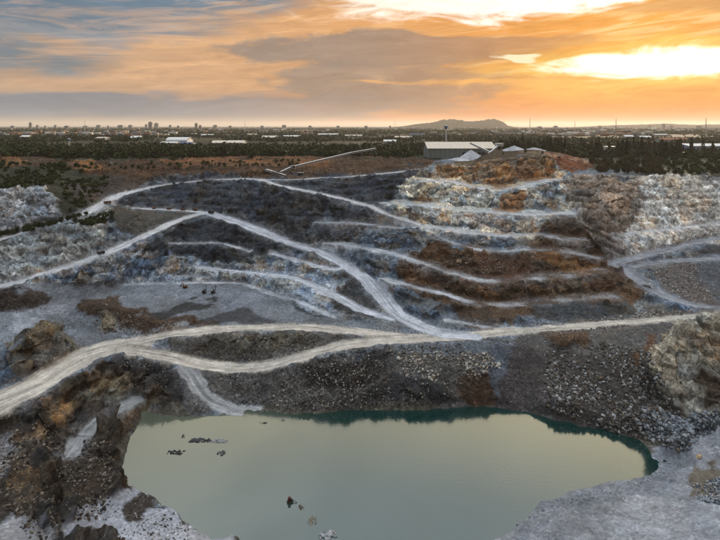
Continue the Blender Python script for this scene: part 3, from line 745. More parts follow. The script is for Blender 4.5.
# ------------------------------------------------------------------ split the fan into named pieces of the setting
ii, jj = np.meshgrid(np.arange(NR-1), np.arange(NC-1), indexing='ij')
q00 = (ii*NC+jj).ravel(); Q = np.stack([q00, q00+1, q00+NC+1, q00+NC], 1)
face_reg = reg[q00].copy()
fr = (ROAD[Q].mean(1) > 0.5); face_reg[fr] = 100+RID[q00][fr]; face_reg[face_reg == 99] = 4
SMOOTHY = None
def make_piece(name, sel):
    q = Q[sel]; used = np.unique(q); remap = np.zeros(len(X), np.int64); remap[used] = np.arange(len(used))
    q = remap[q]
    me = bpy.data.meshes.new(name)
    me.vertices.add(len(used)); me.vertices.foreach_set('co', P[used].astype(np.float32).ravel())
    me.loops.add(len(q)*4); me.loops.foreach_set('vertex_index', q.astype(np.int32).ravel())
    me.polygons.add(len(q)); me.polygons.foreach_set('loop_start', np.arange(0, len(q)*4, 4, dtype=np.int32))
    me.update(calc_edges=True)
    a = me.attributes.new('tint', 'FLOAT_COLOR', 'POINT'); c4 = np.ones((len(used), 4), np.float32); c4[:, :3] = np.clip(colv[used], 0, 0.85)
    a.data.foreach_set('color', c4.ravel())
    for nm, arr in (('strata', np.clip(strk*np.clip(steep*1.2+0.25, 0, 1), 0, 1)), ('road', np.maximum(wgt, gblur(0.7*(reg == 8)+0.55*(reg == 4), 6)))):
        a = me.attributes.new(nm, 'FLOAT', 'POINT'); a.data.foreach_set('value', arr[used].astype(np.float32))
    a = me.attributes.new('track', 'FLOAT_VECTOR', 'POINT'); a.data.foreach_set('vector', RUV[used].ravel())
    me.materials.append(M_ROCK)
    o = link(name, me); tag(o, kind='structure')
    return o
for k, nm in enumerate(REGION_NAMES):
    s = face_reg == k
    if s.any(): make_piece(nm, s)
for ri, r in enumerate(ribs):
    s = face_reg == 100+ri
    if s.any(): make_piece('haul_road' if r['kind'] == 'road' else 'bench_ledge', s)
# ------------------------------------------------------------------ plain to the horizon
def make_plain():
    m, g, b = mat_new('plain_ground')
    p = g.n('ShaderNodeNewGeometry').outputs['Position']
    n1 = g.noise(p, 0.004, 8, 0.65, 0.4); n2 = g.noise(p, 0.03, 6, 0.6)
    c = g.mix(g.mr(n1, 0.42, 0.60, 0, 1, True), lin((30,34,22)), lin((56,52,38)))
    c = g.mix(g.mr(n2, 0.52, 0.68, 0, 0.6, True), c, lin((74,64,48)))
    g.put(b.inputs['Base Color'], c); b.inputs['Roughness'].default_value = 0.95; b.inputs['Specular IOR Level'].default_value = 0.1
    rows = [D1]
    while rows[-1] < 42000: rows.append(rows[-1]*1.22)
    ts = np.linspace(-2.2, 2.2, 45); vs = []; fs = []
    for i, D in enumerate(rows):
        for t in ts: vs.append((t*D, D, PLAIN))
    n = len(ts)
    for i in range(len(rows)-1):
        for j in range(n-1): fs.append((i*n+j, i*n+j+1, (i+1)*n+j+1, (i+1)*n+j))
    mb = MB(); mb.add(vs, fs); o = mb.build('ground_plain', m); tag(o, kind='structure')
make_plain()
# ------------------------------------------------------------------ water
def make_water():
    m, g, b = mat_new('pond_water')
    p = g.n('ShaderNodeNewGeometry').outputs['Position']
    sx = g.n('ShaderNodeSeparateXYZ'); g.put(sx.inputs[0], p)
    n = g.noise(p, 0.02, 4, 0.55, 0.8)
    # milky shallows on the west side where the silt is
    sh = g.mr(g.m('ADD', sx.outputs[0], g.m('MULTIPLY', g.m('SUBTRACT', n, 0.5), 60)), -80, -5, 1, 0, True)
    n3 = g.noise(p, 0.05, 5, 0.6, 1.0)
    c = g.mix(sh, lin((10,46,43)), lin((84,90,76)))
    g.put(b.inputs['Base Color'], c)
    b.inputs['Specular Tint'].default_value = (0.95, 1.0, 0.96, 1); b.inputs['Roughness'].default_value = 0.11; b.inputs['IOR'].default_value = 2.4
    bm = g.n('ShaderNodeBump'); bm.inputs['Strength'].default_value = 0.06; bm.inputs['Distance'].default_value = 0.3
    g.put(bm.inputs['Height'], g.noise(p, 0.8, 3, 0.5)); g.t.links.new(bm.outputs[0], b.inputs['Normal'])
    mb = MB(); mb.add([(-140,105,0),(150,105,0),(150,275,0),(-140,275,0)], [(0,1,2,3)])
    o = mb.build('pond_water', m); tag(o, kind='structure')
make_water()
# ------------------------------------------------------------------ simple procedural materials
_mats = {}
def paint(name, c, rough=0.7, metal=0.0, var=0.25, scale=0.6, obj_var=0.0):
    if name in _mats: return _mats[name]
    m, g, b = mat_new(name)
    p = g.n('ShaderNodeTexCoord').outputs['Object']
    n = g.noise(p, scale, 5, 0.65)
    cc = g.mix(1.0, lin(c), g.mr(n, 0.3, 0.7, 1-var, 1+var), 'MULTIPLY')
    if obj_var:
        oi = g.n('ShaderNodeObjectInfo').outputs['Random']
        cc = g.mix(1.0, cc, g.mr(oi, 0, 1, 1-obj_var, 1+obj_var), 'MULTIPLY')
    g.put(b.inputs['Base Color'], cc); b.inputs['Roughness'].default_value = rough; b.inputs['Metallic'].default_value = metal
    b.inputs['Specular IOR Level'].default_value = 0.3
    _mats[name] = m
    return m
def tint_mat(name, rough=0.9):
    m, g, b = mat_new(name)
    ca = g.n('ShaderNodeAttribute', attribute_name='tint').outputs['Color']
    p = g.n('ShaderNodeNewGeometry').outputs['Position']
    n = g.noise(p, 1.6, 4, 0.65)
    g.put(b.inputs['Base Color'], g.mix(1.0, ca, g.mr(n, 0.3, 0.7, 0.7, 1.3), 'MULTIPLY'))
    b.inputs['Roughness'].default_value = rough; b.inputs['Specular IOR Level'].default_value = 0.2
    return m
M_TINT = tint_mat('loose_rock')

def rock_shape(seed, n=22):
    """an angular boulder: convex hull of random points"""
    import bmesh
    r = random.Random(seed); bm = bmesh.new()
    ax = (r.uniform(0.8, 1.2), r.uniform(0.7, 1.0), r.uniform(0.5, 0.85))
    for _ in range(n):
        v = Vector((r.gauss(0, 1), r.gauss(0, 1), r.gauss(0, 1))).normalized()*r.uniform(0.82, 1.0)
        bm.verts.new((v.x*ax[0], v.y*ax[1], v.z*ax[2]))
    res = bmesh.ops.convex_hull(bm, input=bm.verts)
    bmesh.ops.delete(bm, geom=[e for e in res['geom_interior']], context='VERTS')
    bmesh.ops.recalc_face_normals(bm, faces=bm.faces)
    me = bpy.data.meshes.new('boulder'); bm.to_mesh(me); bm.free()
    return me
def mesh_np(me):
    v = np.zeros(len(me.vertices)*3, np.float32); me.vertices.foreach_get('co', v); v = v.reshape(-1, 3)
    f = np.array([p.vertices[:] for p in me.polygons if len(p.vertices) == 3], np.int64)
    return v, f
ROCKS = [rock_shape(100+k, 11+k % 5) for k in range(12)]
ROCK_NP = [mesh_np(m) for m in ROCKS]
PPX = CX+F_PX*P[:, 0]/P[:, 1]; PPY = HY+F_PX*(HP-P[:, 2])/P[:, 1]
def in_poly(poly, qx, qy):
    r = np.zeros(len(qx), bool); j = len(poly)-1
    for i in range(len(poly)):
        xi, yi = poly[i]; xj, yj = poly[j]
        if yi != yj: r ^= ((yi > qy) != (yj > qy)) & (qx < (xj-xi)*(qy-yi)/(yj-yi)+xi)
        j = i
    return r
def rand_rot(n, rng):
    q = rng.normal(size=(n, 4)); q /= np.linalg.norm(q, axis=1, keepdims=True)
    w, x, y, z = q.T
    return np.stack([np.stack([1-2*(y*y+z*z), 2*(x*y-z*w), 2*(x*z+y*w)], 1), np.stack([2*(x*y+z*w), 1-2*(x*x+z*z), 2*(y*z-x*w)], 1),
                     np.stack([2*(x*z-y*w), 2*(y*z+x*w), 1-2*(x*x+y*y)], 1)], 1)
def soup(name, verts, faces, cols, mat, kind='stuff', parent=None):
    me = bpy.data.meshes.new(name)
    me.vertices.add(len(verts)); me.vertices.foreach_set('co', verts.astype(np.float32).ravel())
    k = faces.shape[1]
    me.loops.add(faces.size); me.loops.foreach_set('vertex_index', faces.astype(np.int32).ravel())
    me.polygons.add(len(faces)); me.polygons.foreach_set('loop_start', np.arange(0, faces.size, k, dtype=np.int32))
    me.update(calc_edges=True)
    a = me.attributes.new('tint', 'FLOAT_COLOR', 'POINT'); c4 = np.ones((len(verts), 4), np.float32); c4[:, :3] = cols
    a.data.foreach_set('color', c4.ravel())
    me.materials.append(mat)
    o = link(name, me, parent)
    if kind: tag(o, kind=kind)
    return o
# zone: name, outline (photo px), count, size lo/hi (m, radius), colours
RZ_ = [
 ('embankment rubble', [(215,372),(300,366),(345,352),(395,346),(470,345),(500,365),(455,395),(440,405),(300,410),(235,402)], 4200, 0.22, 1.0, [(90,86,80),(66,64,62),(118,112,102),(50,48,48),(136,132,126)]),
 ('pale boulders', [(395,352),(490,352),(500,368),(450,385),(400,376)], 420, 0.5, 1.45, [(170,166,158),(130,126,120),(96,92,88),(150,140,124)]),
 ('dark slope scatter', [(505,345),(560,352),(575,415),(505,402)], 420, 0.2, 0.55, [(90,86,84),(62,58,56),(130,128,126)]),
 ('right slope boulders', [(545,352),(600,342),(650,352),(672,400),(700,430),(684,452),(600,428),(545,408)], 8600, 0.2, 1.4, [(150,150,150),(112,112,112),(76,72,68),(54,50,48),(96,86,74),(60,56,54),(84,82,80)]),
 ('toe boulders', [(640,405),(690,420),(722,402),(722,425),(690,450),(672,446),(648,436)], 1500, 0.5, 1.35, [(124,130,138),(98,104,110),(76,80,84),(146,150,154)]),
 ('bench scree right', [(645,268),(700,264),(712,300),(680,298)], 700, 0.3, 0.95, [(150,142,136),(100,92,88),(74,68,66),(176,172,168)]),
 ('left slope rubble', [(0,412),(60,428),(52,480),(60,540),(30,540),(0,500)], 1500, 0.25, 1.0, [(92,82,70),(60,52,46),(120,112,102),(46,42,40)]),
 ('left hollow rubble', [(46,440),(110,440),(120,480),(100,520),(60,520)], 1700, 0.2, 0.95, [(84,74,64),(56,50,46),(120,112,104),(44,42,42)]),
 ('brown bench scree', [(445,255),(545,255),(570,272),(470,275)], 420, 0.25, 0.75, [(140,120,108),(96,72,58),(170,160,150),(60,48,40)]),
 ('brown bench scree', [(420,275),(470,285),(580,282),(600,295),(470,298)], 300, 0.25, 0.8, [(110,84,62),(84,66,52),(150,140,130)]),
 ('road side boulders', [(560,334),(680,320),(690,310),(640,312),(600,318)], 420, 0.3, 1.0, [(170,166,160),(120,114,106),(90,84,78)]),
 ('cobble heap', [(693,486),(722,478),(722,505),(700,500)], 420, 0.35, 0.8, [(96,100,106),(70,74,80),(150,156,164)]),
 ('gully rubble', [(205,336),(330,333),(300,354),(235,362),(190,352)], 800, 0.25, 0.9, [(110,104,94),(76,72,68),(142,136,124),(56,54,52)]),
 ('knoll rubble', [(100,310),(205,328),(200,334),(90,334)], 350, 0.25, 0.8, [(104,96,86),(70,60,52),(140,134,126)]),
 ('shore stones', [(105,490),(160,492),(190,528),(235,540),(190,545),(100,545)], 500, 0.2, 0.7, [(110,108,106),(70,66,64),(160,160,164)]),
 ('shore stones', [(500,535),(560,498),(640,479),(680,460),(690,466),(640,488),(560,508)], 700, 0.15, 0.5, [(130,134,142),(100,104,112),(150,154,160)]),
 ('wall foot blocks', [(610,262),(690,236),(720,232),(720,240),(680,250),(620,266)], 260, 0.3, 0.9, [(150,150,150),(110,106,102)]),
 ('floor rubble', [(0,300),(60,310),(90,330),(60,345),(0,345)], 350, 0.2, 0.7, [(120,122,126),(80,80,84),(150,152,156)]),
 ('pocket rubble', [(120,352),(175,364),(195,385),(160,392),(125,388)], 500, 0.25, 0.8, [(80,78,78),(56,54,54),(120,116,112)]),
]
all_rocks = []
rng = np.random.default_rng(21)
for zi, (zn, poly, cnt, lo, hi, cols) in enumerate(RZ_):
    idx = np.nonzero(in_poly(poly, PPX, PPY) & (ROAD < 0.35) & (P[:, 2] > 0.05))[0]
    if not len(idx): continue
    cl = fbm(P[idx, 0]/9, P[idx, 1]/9, zero[idx], 3, 300+zi); wt = np.clip(0.55+1.1*cl, 0.05, 2)
    pick = rng.choice(idx, cnt, p=wt/wt.sum())
    size = lo*(hi/lo)**(rng.random(cnt)**2.2)
    for i, s in zip(pick, size):
        all_rocks.append((s, zi, P[i]+np.array([rng.normal()*0.3, rng.normal()*0.3, s*0.12]), cols[rng.integers(len(cols))]))
all_rocks.sort(key=lambda q: -q[0]*HP/q[2][1])
BIG = all_rocks[:300]; REST = all_rocks[300:]
LBL = {'embankment rubble': 'angular grey boulder among the rubble on the embankment above the pond', 'pale boulders': 'pale boulder in the cluster just below the dusty embankment road',
       'right slope boulders': 'boulder scattered on the dark slope right of the pond', 'toe boulders': 'blue grey boulder in the heap between outcrop and pond tip',
       'bench scree right': 'boulder in the scree between the forked roads at right'}
_rockcol = {}
def rock_mesh(k, c):
    key = (k, c)
    if key not in _rockcol:
        me = ROCKS[k].copy(); me.name = 'boulder'
        a = me.attributes.new('tint', 'FLOAT_COLOR', 'POINT'); c4 = np.ones((len(me.vertices), 4), np.float32); c4[:, :3] = np.array(lin(c))*ALB
        a.data.foreach_set('color', c4.ravel()); me.materials.append(M_TINT); _rockcol[key] = me
    return _rockcol[key]
for s, zi, p, c in BIG:
    o = link('boulder', rock_mesh(rng.integers(len(ROCKS)), c), None, p, (rng.uniform(-0.4, 0.4), rng.uniform(-0.4, 0.4), rng.uniform(0, 6.28)), (s, s, s))
    zn = RZ_[zi][0]
    tag(o, LBL.get(zn, 'boulder lying among the %s' % zn), 'boulder', 'boulders: '+zn)
for zn in dict.fromkeys(z[0] for z in RZ_):
    items = [q for q in REST if RZ_[q[1]][0] == zn]
    if not items: continue
    V, Fc, C, off = [], [], [], 0
    R = rand_rot(len(items), rng)
    for (s, zi, p, c), r in zip(items, R):
        v, f = ROCK_NP[rng.integers(len(ROCK_NP))]
        V.append((v*s)@r.T+p); Fc.append(f+off); off += len(v); C.append(np.repeat([np.array(lin(c))*ALB], len(v), 0))
    o = soup('rubble', np.concatenate(V), np.concatenate(Fc), np.concatenate(C), M_TINT)
    o['label'] = 'loose rubble: ' + zn

# islands and stones standing in the pond
def rock_island(name, px, py, rx, ry, hz, c, label, n=9):
    x0, y0 = at(px, py, HP); V, Fc, C, off = [], [], [], 0
    r = np.random.default_rng(int(px*7+py))
    sc = 1.3*y0/F_PX
    for k in range(n*3):
        v, f = ROCK_NP[r.integers(len(ROCK_NP))]
        t = r.uniform(-1, 1); s = r.uniform(0.2, 0.8)*(1-0.5*abs(t))
        vv = v@rand_rot(1, r)[0].T
        vv = vv*np.array([rx*sc*0.45*s, ry*sc*0.9*s, hz*s])+np.array([x0+t*rx*sc*0.7, y0+r.uniform(-1, 1)*ry*sc*0.7, hz*0.1])
        V.append(vv); Fc.append(f+off); off += len(v); C.append(np.repeat([np.array(lin(c))*r.uniform(0.7, 1.2)], len(v), 0))
    o = soup(name, np.concatenate(V), np.concatenate(Fc), np.concatenate(C), M_TINT, None)
    tag(o, label, 'rock island', 'rock islands in the pond'); return o
rock_island('rock_island', 201, 440, 11, 4, 1.0, (70,72,76), 'largest dark rock shoal in the left half of the pond', 12)
rock_island('rock_island', 219, 441, 9, 3, 0.5, (140,142,146), 'pale low silt bar at the right end of the dark shoal', 10)
rock_island('rock_island', 176, 452, 9, 3.5, 0.9, (56,56,60), 'dark elongated rock left of and below the shoal', 8)
rock_island('rock_island', 221, 454, 5, 4, 0.8, (90,92,96), 'small grey rock below the shoal', 6)
rock_island('rock_island', 184, 437, 3, 3, 0.6, (62,62,66), 'tiny dark rock left of the shoal', 4)
rock_island('rock_island', 264, 423, 5, 1.3, 0.4, (84,82,78), 'thin sliver of rock near the ramp into the pond', 4)
rock_island('rock_island', 282, 420, 3, 3.2, 0.7, (120,122,124), 'lone grey stone off the far bank', 4)
rock_island('rock_island', 175, 410, 9, 1.6, 0.3, (86,84,76), 'thin curved bar in the upper left shallows', 7)
rock_island('rock_island', 328, 536, 9, 6, 1.0, (150,152,156), 'pale stone heap in the water at the bottom edge', 14)
rock_island('rock_island', 301, 508, 4, 3, 0.5, (90,86,78), 'small stones trailing from the pump float', 6)
rock_island('rock_island', 312, 521, 5, 5, 0.4, (126,118,104), 'scatter of half sunken stones above the pale heap', 9)
rock_island('rock_island', 390, 417, 3, 1.3, 0.6, (120,116,108), 'small pale stone below the far embankment', 3)
# the lone tan block on the near bank
bx_, by_ = at(698, 463, 134.2)
o = link('boulder', rock_mesh(3, (176,150,118)), None, (bx_, by_, ground(bx_, by_)+0.8), (0.1, 0.0, 0.4), (1.9, 1.3, 1.2))
tag(o, 'lone tan block lying on the pale near bank at right', 'boulder')
# ------------------------------------------------------------------ vegetation
def leaf_mat(name, c1, c2):
    m, g, b = mat_new(name)
    oi = g.n('ShaderNodeObjectInfo').outputs['Random']
    p = g.n('ShaderNodeNewGeometry').outputs['Position']
    n = g.noise(p, 0.35, 3, 0.6)
    c = g.mix(g.mr(n, 0.35, 0.65, 0, 1), lin(c1), lin(c2))
    c = g.mix(1.0, c, g.mr(oi, 0, 1, 0.65, 1.35), 'MULTIPLY')
    g.put(b.inputs['Base Color'], c); b.inputs['Roughness'].default_value = 0.8; b.inputs['Specular IOR Level'].default_value = 0.15
    return m
M_LEAF = leaf_mat('broad_leaves', (44,54,30), (64,70,38))
M_NEEDLE = leaf_mat('needle_leaves', (40,46,28), (62,58,36))
M_SCRUB = leaf_mat('dry_scrub_leaves', (74,58,40), (60,62,38))
M_BARK = paint('bark', (64,54,44), 0.9)
def leaf_quads(rng, pts, size):
    """a small bent leaf clump (two triangles) at every point"""
    n = len(pts); R = rand_rot(n, rng); s = (size*rng.uniform(0.6, 1.3, n))[:, None, None]
    q = np.array([[-0.5,-0.35,0],[0.5,-0.4,0.08],[0.42,0.42,-0.1],[-0.4,0.38,0.12]], np.float32)
    v = np.einsum('nij,kj->nki', R, q)*s+pts[:, None, :]
    f = np.arange(n*4).reshape(n, 4)
    return v.reshape(-1, 3), f
def np_mesh(name, v, f, mat):
    me = bpy.data.meshes.new(name)
    me.vertices.add(len(v)); me.vertices.foreach_set('co', v.astype(np.float32).ravel())
    me.loops.add(f.size); me.loops.foreach_set('vertex_index', f.astype(np.int32).ravel())
    me.polygons.add(len(f)); me.polygons.foreach_set('loop_start', np.arange(0, f.size, f.shape[1], dtype=np.int32))
    me.update(calc_edges=True); me.materials.append(mat); return me
def crown_pts(rng, kind):
    if kind == 'broad':
        H = rng.uniform(8, 12); pts = []
        for k in range(rng.integers(6, 9)):
            c = np.array([rng.normal()*2.0, rng.normal()*2.0, H*rng.uniform(0.42, 0.86)]); r = rng.uniform(1.4, 2.6)
            d = rng.normal(size=(48, 3)); d /= np.linalg.norm(d, axis=1, keepdims=True)
            pts.append(c+d*r*rng.uniform(0.6, 1.05, (48, 1))*np.array([1, 1, 0.75]))
        return np.concatenate(pts), H, 1.15
    if kind == 'spire':
        H = rng.uniform(13, 19); n = 340; t = rng.random(n)**0.8
        z = H*(0.16+0.84*t); rad = (1-t)**0.75*2.6*rng.uniform(0.35, 1.0, n)+0.15; a = rng.uniform(0, 6.28, n)
        lob = 1+0.35*np.sin(a*3+z*0.9)
        return np.stack([np.cos(a)*rad*lob, np.sin(a)*rad*lob, z+rng.normal(size=n)*0.3], 1), H, 1.0
    H = rng.uniform(2.0, 3.4); n = 110; d = rng.normal(size=(n, 3)); d /= np.linalg.norm(d, axis=1, keepdims=True)
    return d*rng.uniform(0.5, 1.0, (n, 1))*np.array([1.7, 1.5, H*0.5])+np.array([0, 0, H*0.5]), H, 0.75
def plant_proto(kind, seed, mat):
    rng = np.random.default_rng(seed); pts, H, sz = crown_pts(rng, kind)
    v, f = leaf_quads(rng, pts, sz)
    crown = np_mesh('crown', v, f, mat)
    mb = MB(); top = H*(0.55 if kind == 'broad' else 0.9 if kind == 'spire' else 0.5)
    r0 = {'broad': 0.32, 'spire': 0.28, 'shrub': 0.08}[kind]
    bend = Vector((rng.normal()*0.3, rng.normal()*0.3, top*0.5))
    mb.tube((0,0,-0.5), bend, r0, r0*0.75, 6); mb.tube(bend, (0,0,top), r0*0.75, r0*0.3, 6)
    for k in range(4):
        a = rng.uniform(0, 6.28); z0 = top*rng.uniform(0.4, 0.8); L = H*0.22
        mb.tube((0,0,z0), (math.cos(a)*L, math.sin(a)*L, z0+L*0.6), r0*0.4, r0*0.15, 5)
    return crown, mb.mesh('trunk', M_BARK), kind
PROTO = {'broad': [plant_proto('broad', 40+k, M_LEAF) for k in range(6)], 'spire': [plant_proto('spire', 60+k, M_NEEDLE) for k in range(6)],
         'shrub': [plant_proto('shrub', 80+k, M_LEAF) for k in range(4)], 'scrub': [plant_proto('shrub', 90+k, M_SCRUB) for k in range(4)]}
def plant(kind, name, x, y, z, s, label, cat, group, rz, sz=1.0):
    cr, tr, _ = random.choice(PROTO[kind])
    e = empty(name, (x, y, z), rz); e.scale = (s, s, s*sz)
    link('crown', cr, e); link('trunk', tr, e)
    tag(e, label, cat, group); return e
rv = np.random.default_rng(5)
def keepout(x, y):
    for (x0, x1, y0, y1) in KEEP:
        if x0 < x < x1 and y0 < y < y1: return True
    return False
KEEP = [(70, 182, 560, 670), (-330, -225, 1080, 1300), (-120, 30, 470, 612), (330, 368, 690, 790), (470, 640, 740, 800)]
# tall narrow trees in a row behind the right rim and behind the shed
n = 0
while n < 150:
    px = rv.uniform(497, 745); D = rv.uniform(612, 800)
    x = (px-CX)/F_PX*D
    if keepout(x, D): continue
    if px > 684 and D < 780 and rv.random() < 0.8: continue
    if 575 < px < 582 or 604 < px < 620 and rv.random() < 0.6: continue
    h = ground(x, D)
    plant('spire', 'casuarina_tree', x, D, h-0.2, rv.uniform(0.75, 1.4)*(1.1 if px < 560 else 1.0), 'tall dark feathery tree in the row behind the right rim of the pit', 'tree', 'tall trees behind the right rim', rv.uniform(0, 6.28)); n += 1
n = 0
while n < 190:
    px = rv.uniform(-25, 435); D = 556+40*math.sin(px*0.05)*math.sin(px*0.017+1)+rv.random()**1.5*190
    x = (px-CX)/F_PX*D
    if keepout(x, D): continue
    h = ground(x, D)
    big = 0.6+0.75*rv.random()**1.5
    plant('broad', 'broadleaf_tree', x, D, h-0.2, big, 'round dark green tree at the front edge of the wood behind the left rim', 'tree', 'front trees of the wood behind the left rim', rv.uniform(0, 6.28)); n += 1
# a clump of taller trees by the end of the conveyor
for k in range(22):
    px = rv.uniform(330, 385); D = rv.uniform(650, 720); x = (px-CX)/F_PX*D
    plant('spire', 'casuarina_tree', x, D, ground(x, D)-0.2, rv.uniform(0.8, 1.1), 'tall dark tree in the clump behind the head of the conveyor', 'tree', 'tall trees behind the conveyor', rv.uniform(0, 6.28), 0.9)
PEND = []
def scatter(poly, cnt, kind, name, s0, s1, label, cat, group, sz=1.0):
    idx = np.nonzero(in_poly(poly, PPX, PPY) & (ROAD < 0.2) & (P[:, 2] > 1))[0]
    for i in rv.choice(idx, cnt):
        PEND.append((rv.uniform(s0, s1), kind, name, P[i], label, cat, group, rv.uniform(0, 6.28), sz))
scatter([(0,172),(55,172),(62,182),(40,188),(0,189)], 110, 'shrub', 'bush', 0.7, 1.5, 'dark green bush on the terrace above the pale left rock face', 'bush', 'bushes on the left terrace')
scatter([(0,234),(60,220),(86,210),(92,213),(45,227),(0,240)], 90, 'shrub', 'bush', 0.6, 1.2, 'dark green bush in the strip along the upper left road', 'bush', 'bushes along the upper left road')
scatter([(75,222),(112,214),(112,222),(76,228)], 50, 'shrub', 'bush', 0.7, 1.3, 'dark green bush below the bend of the upper left road', 'bush', 'bushes below the bend of the upper left road')
scatter([(60,180),(110,178),(100,200),(70,212)], 100, 'shrub', 'bush', 0.6, 1.3, 'dark green bush on the brown bank beside the upper left road', 'bush', 'bushes on the bank by the upper left road')
scatter([(90,164),(300,160),(300,166),(90,172)], 110, 'shrub', 'bush', 0.5, 1.2, 'dark bush on the brown soil bank of the left rim', 'bush', 'bushes on the left soil bank')
scatter([(590,162),(662,157),(662,175),(598,173)], 150, 'scrub', 'scrub_bush', 0.9, 1.9, 'reddish brown upright scrub bush on the right rim', 'bush', 'brown scrub on the right rim', 1.4)
scatter([(655,158),(725,155),(725,174),(655,175)], 140, 'shrub', 'bush', 0.8, 1.8, 'green bush on the bank at the far right rim', 'bush', 'green bushes on the right rim')
scatter([(0,162),(90,166),(90,174),(0,172)], 60, 'shrub', 'bush', 0.8, 1.6, 'dark bush at the foot of the bluffs at far left', 'bush', 'bushes under the far left bluffs')
scatter([(470,158),(500,150),(560,152),(575,162),(520,156)], 22, 'scrub', 'scrub_bush', 0.6, 1.1, 'low brown scrub bush on the mound beside the shed', 'bush', 'scrub on the mound')
# the bushes that show largest stand alone, the rest is undergrowth
PEND.sort(key=lambda q: -q[0]*(1.2 if q[1] == 'shrub' else 1)/q[3][1])
cnt_ = {}; rest = []
for q in PEND:
    cnt_[q[2]] = cnt_.get(q[2], 0)+1
    if cnt_[q[2]] <= (290 if q[2] == 'bush' else 120):
        s, kind, name, p, label, cat, group, rz, sz = q
        plant(kind, name, p[0], p[1], p[2]-0.15, s, label, cat, group, rz, sz)
    else: rest.append(q)
for kk, mm in (('shrub', M_LEAF), ('scrub', M_SCRUB)):
    V, Fc, off = [], [], 0
    for s, kind, name, p, label, cat, group, rz, sz in rest:
        if kind != kk: continue
        me = PROTO[kind][rv.integers(4)][0]; v = np.zeros(len(me.vertices)*3, np.float32); me.vertices.foreach_get('co', v); v = v.reshape(-1, 3)
        c_, s_ = math.cos(rz), math.sin(rz)
        v = np.stack([(v[:, 0]*c_-v[:, 1]*s_)*s+p[0], (v[:, 0]*s_+v[:, 1]*c_)*s+p[1], v[:, 2]*s*sz+p[2]-0.15], 1)
        V.append(v); Fc.append(np.arange(len(v)).reshape(-1, 4)+off); off += len(v)
    if V:
        o = link('undergrowth', np_mesh('undergrowth', np.concatenate(V), np.concatenate(Fc), mm)); tag(o, 'low undergrowth between the bushes on the rim', kind='stuff')
# the far wood: too many to count
def far_wood():
    rng = np.random.default_rng(9); V, Fc, off = [], [], 0
    N = 22000
    D = 618*(2700/618)**(rng.random(N)**1.1); t = rng.uniform(-0.95, 0.95, N)
    den = fbm(t*D/140, D/200, np.zeros(N), 4, 211)
    keep = den > np.where(D < 950, -0.6, np.where(D < 1500, -0.18, -0.05))
    D, t = D[keep], t[keep]; X_ = t*D
    ok = np.array([not keepout(a, b) for a, b in zip(X_, D)]); X_, D = X_[ok], D[ok]
    for lo, hi, k, szz, wid in ((0, 1100, 12, 2.9, 1.0), (1100, 1e9, 7, 4.5, 1.6)):
        m = (D >= lo)&(D < hi); n = m.sum(); h = rng.uniform(5, 11, (n, 1)); r = rng.uniform(2.5, 4.5, (n, 1))*wid
        d = rng.normal(size=(n, k, 3)); d /= np.linalg.norm(d, axis=2, keepdims=True); d *= rng.uniform(0.6, 1, (n, k, 1))
        pts = np.stack([d[:, :, 0]*r+X_[m][:, None], d[:, :, 1]*r+D[m][:, None], d[:, :, 2]*h*0.45+PLAIN+h*0.5], 2).reshape(-1, 3)
        v, f = leaf_quads(rng, pts, szz); V.append(v); Fc.append(f+off); off += len(v)
    o = link('far_wood', np_mesh('far_wood', np.concatenate(V), np.concatenate(Fc), M_LEAF)); tag(o, 'dark wood stretching over the plain behind the pit', kind='stuff')
far_wood()
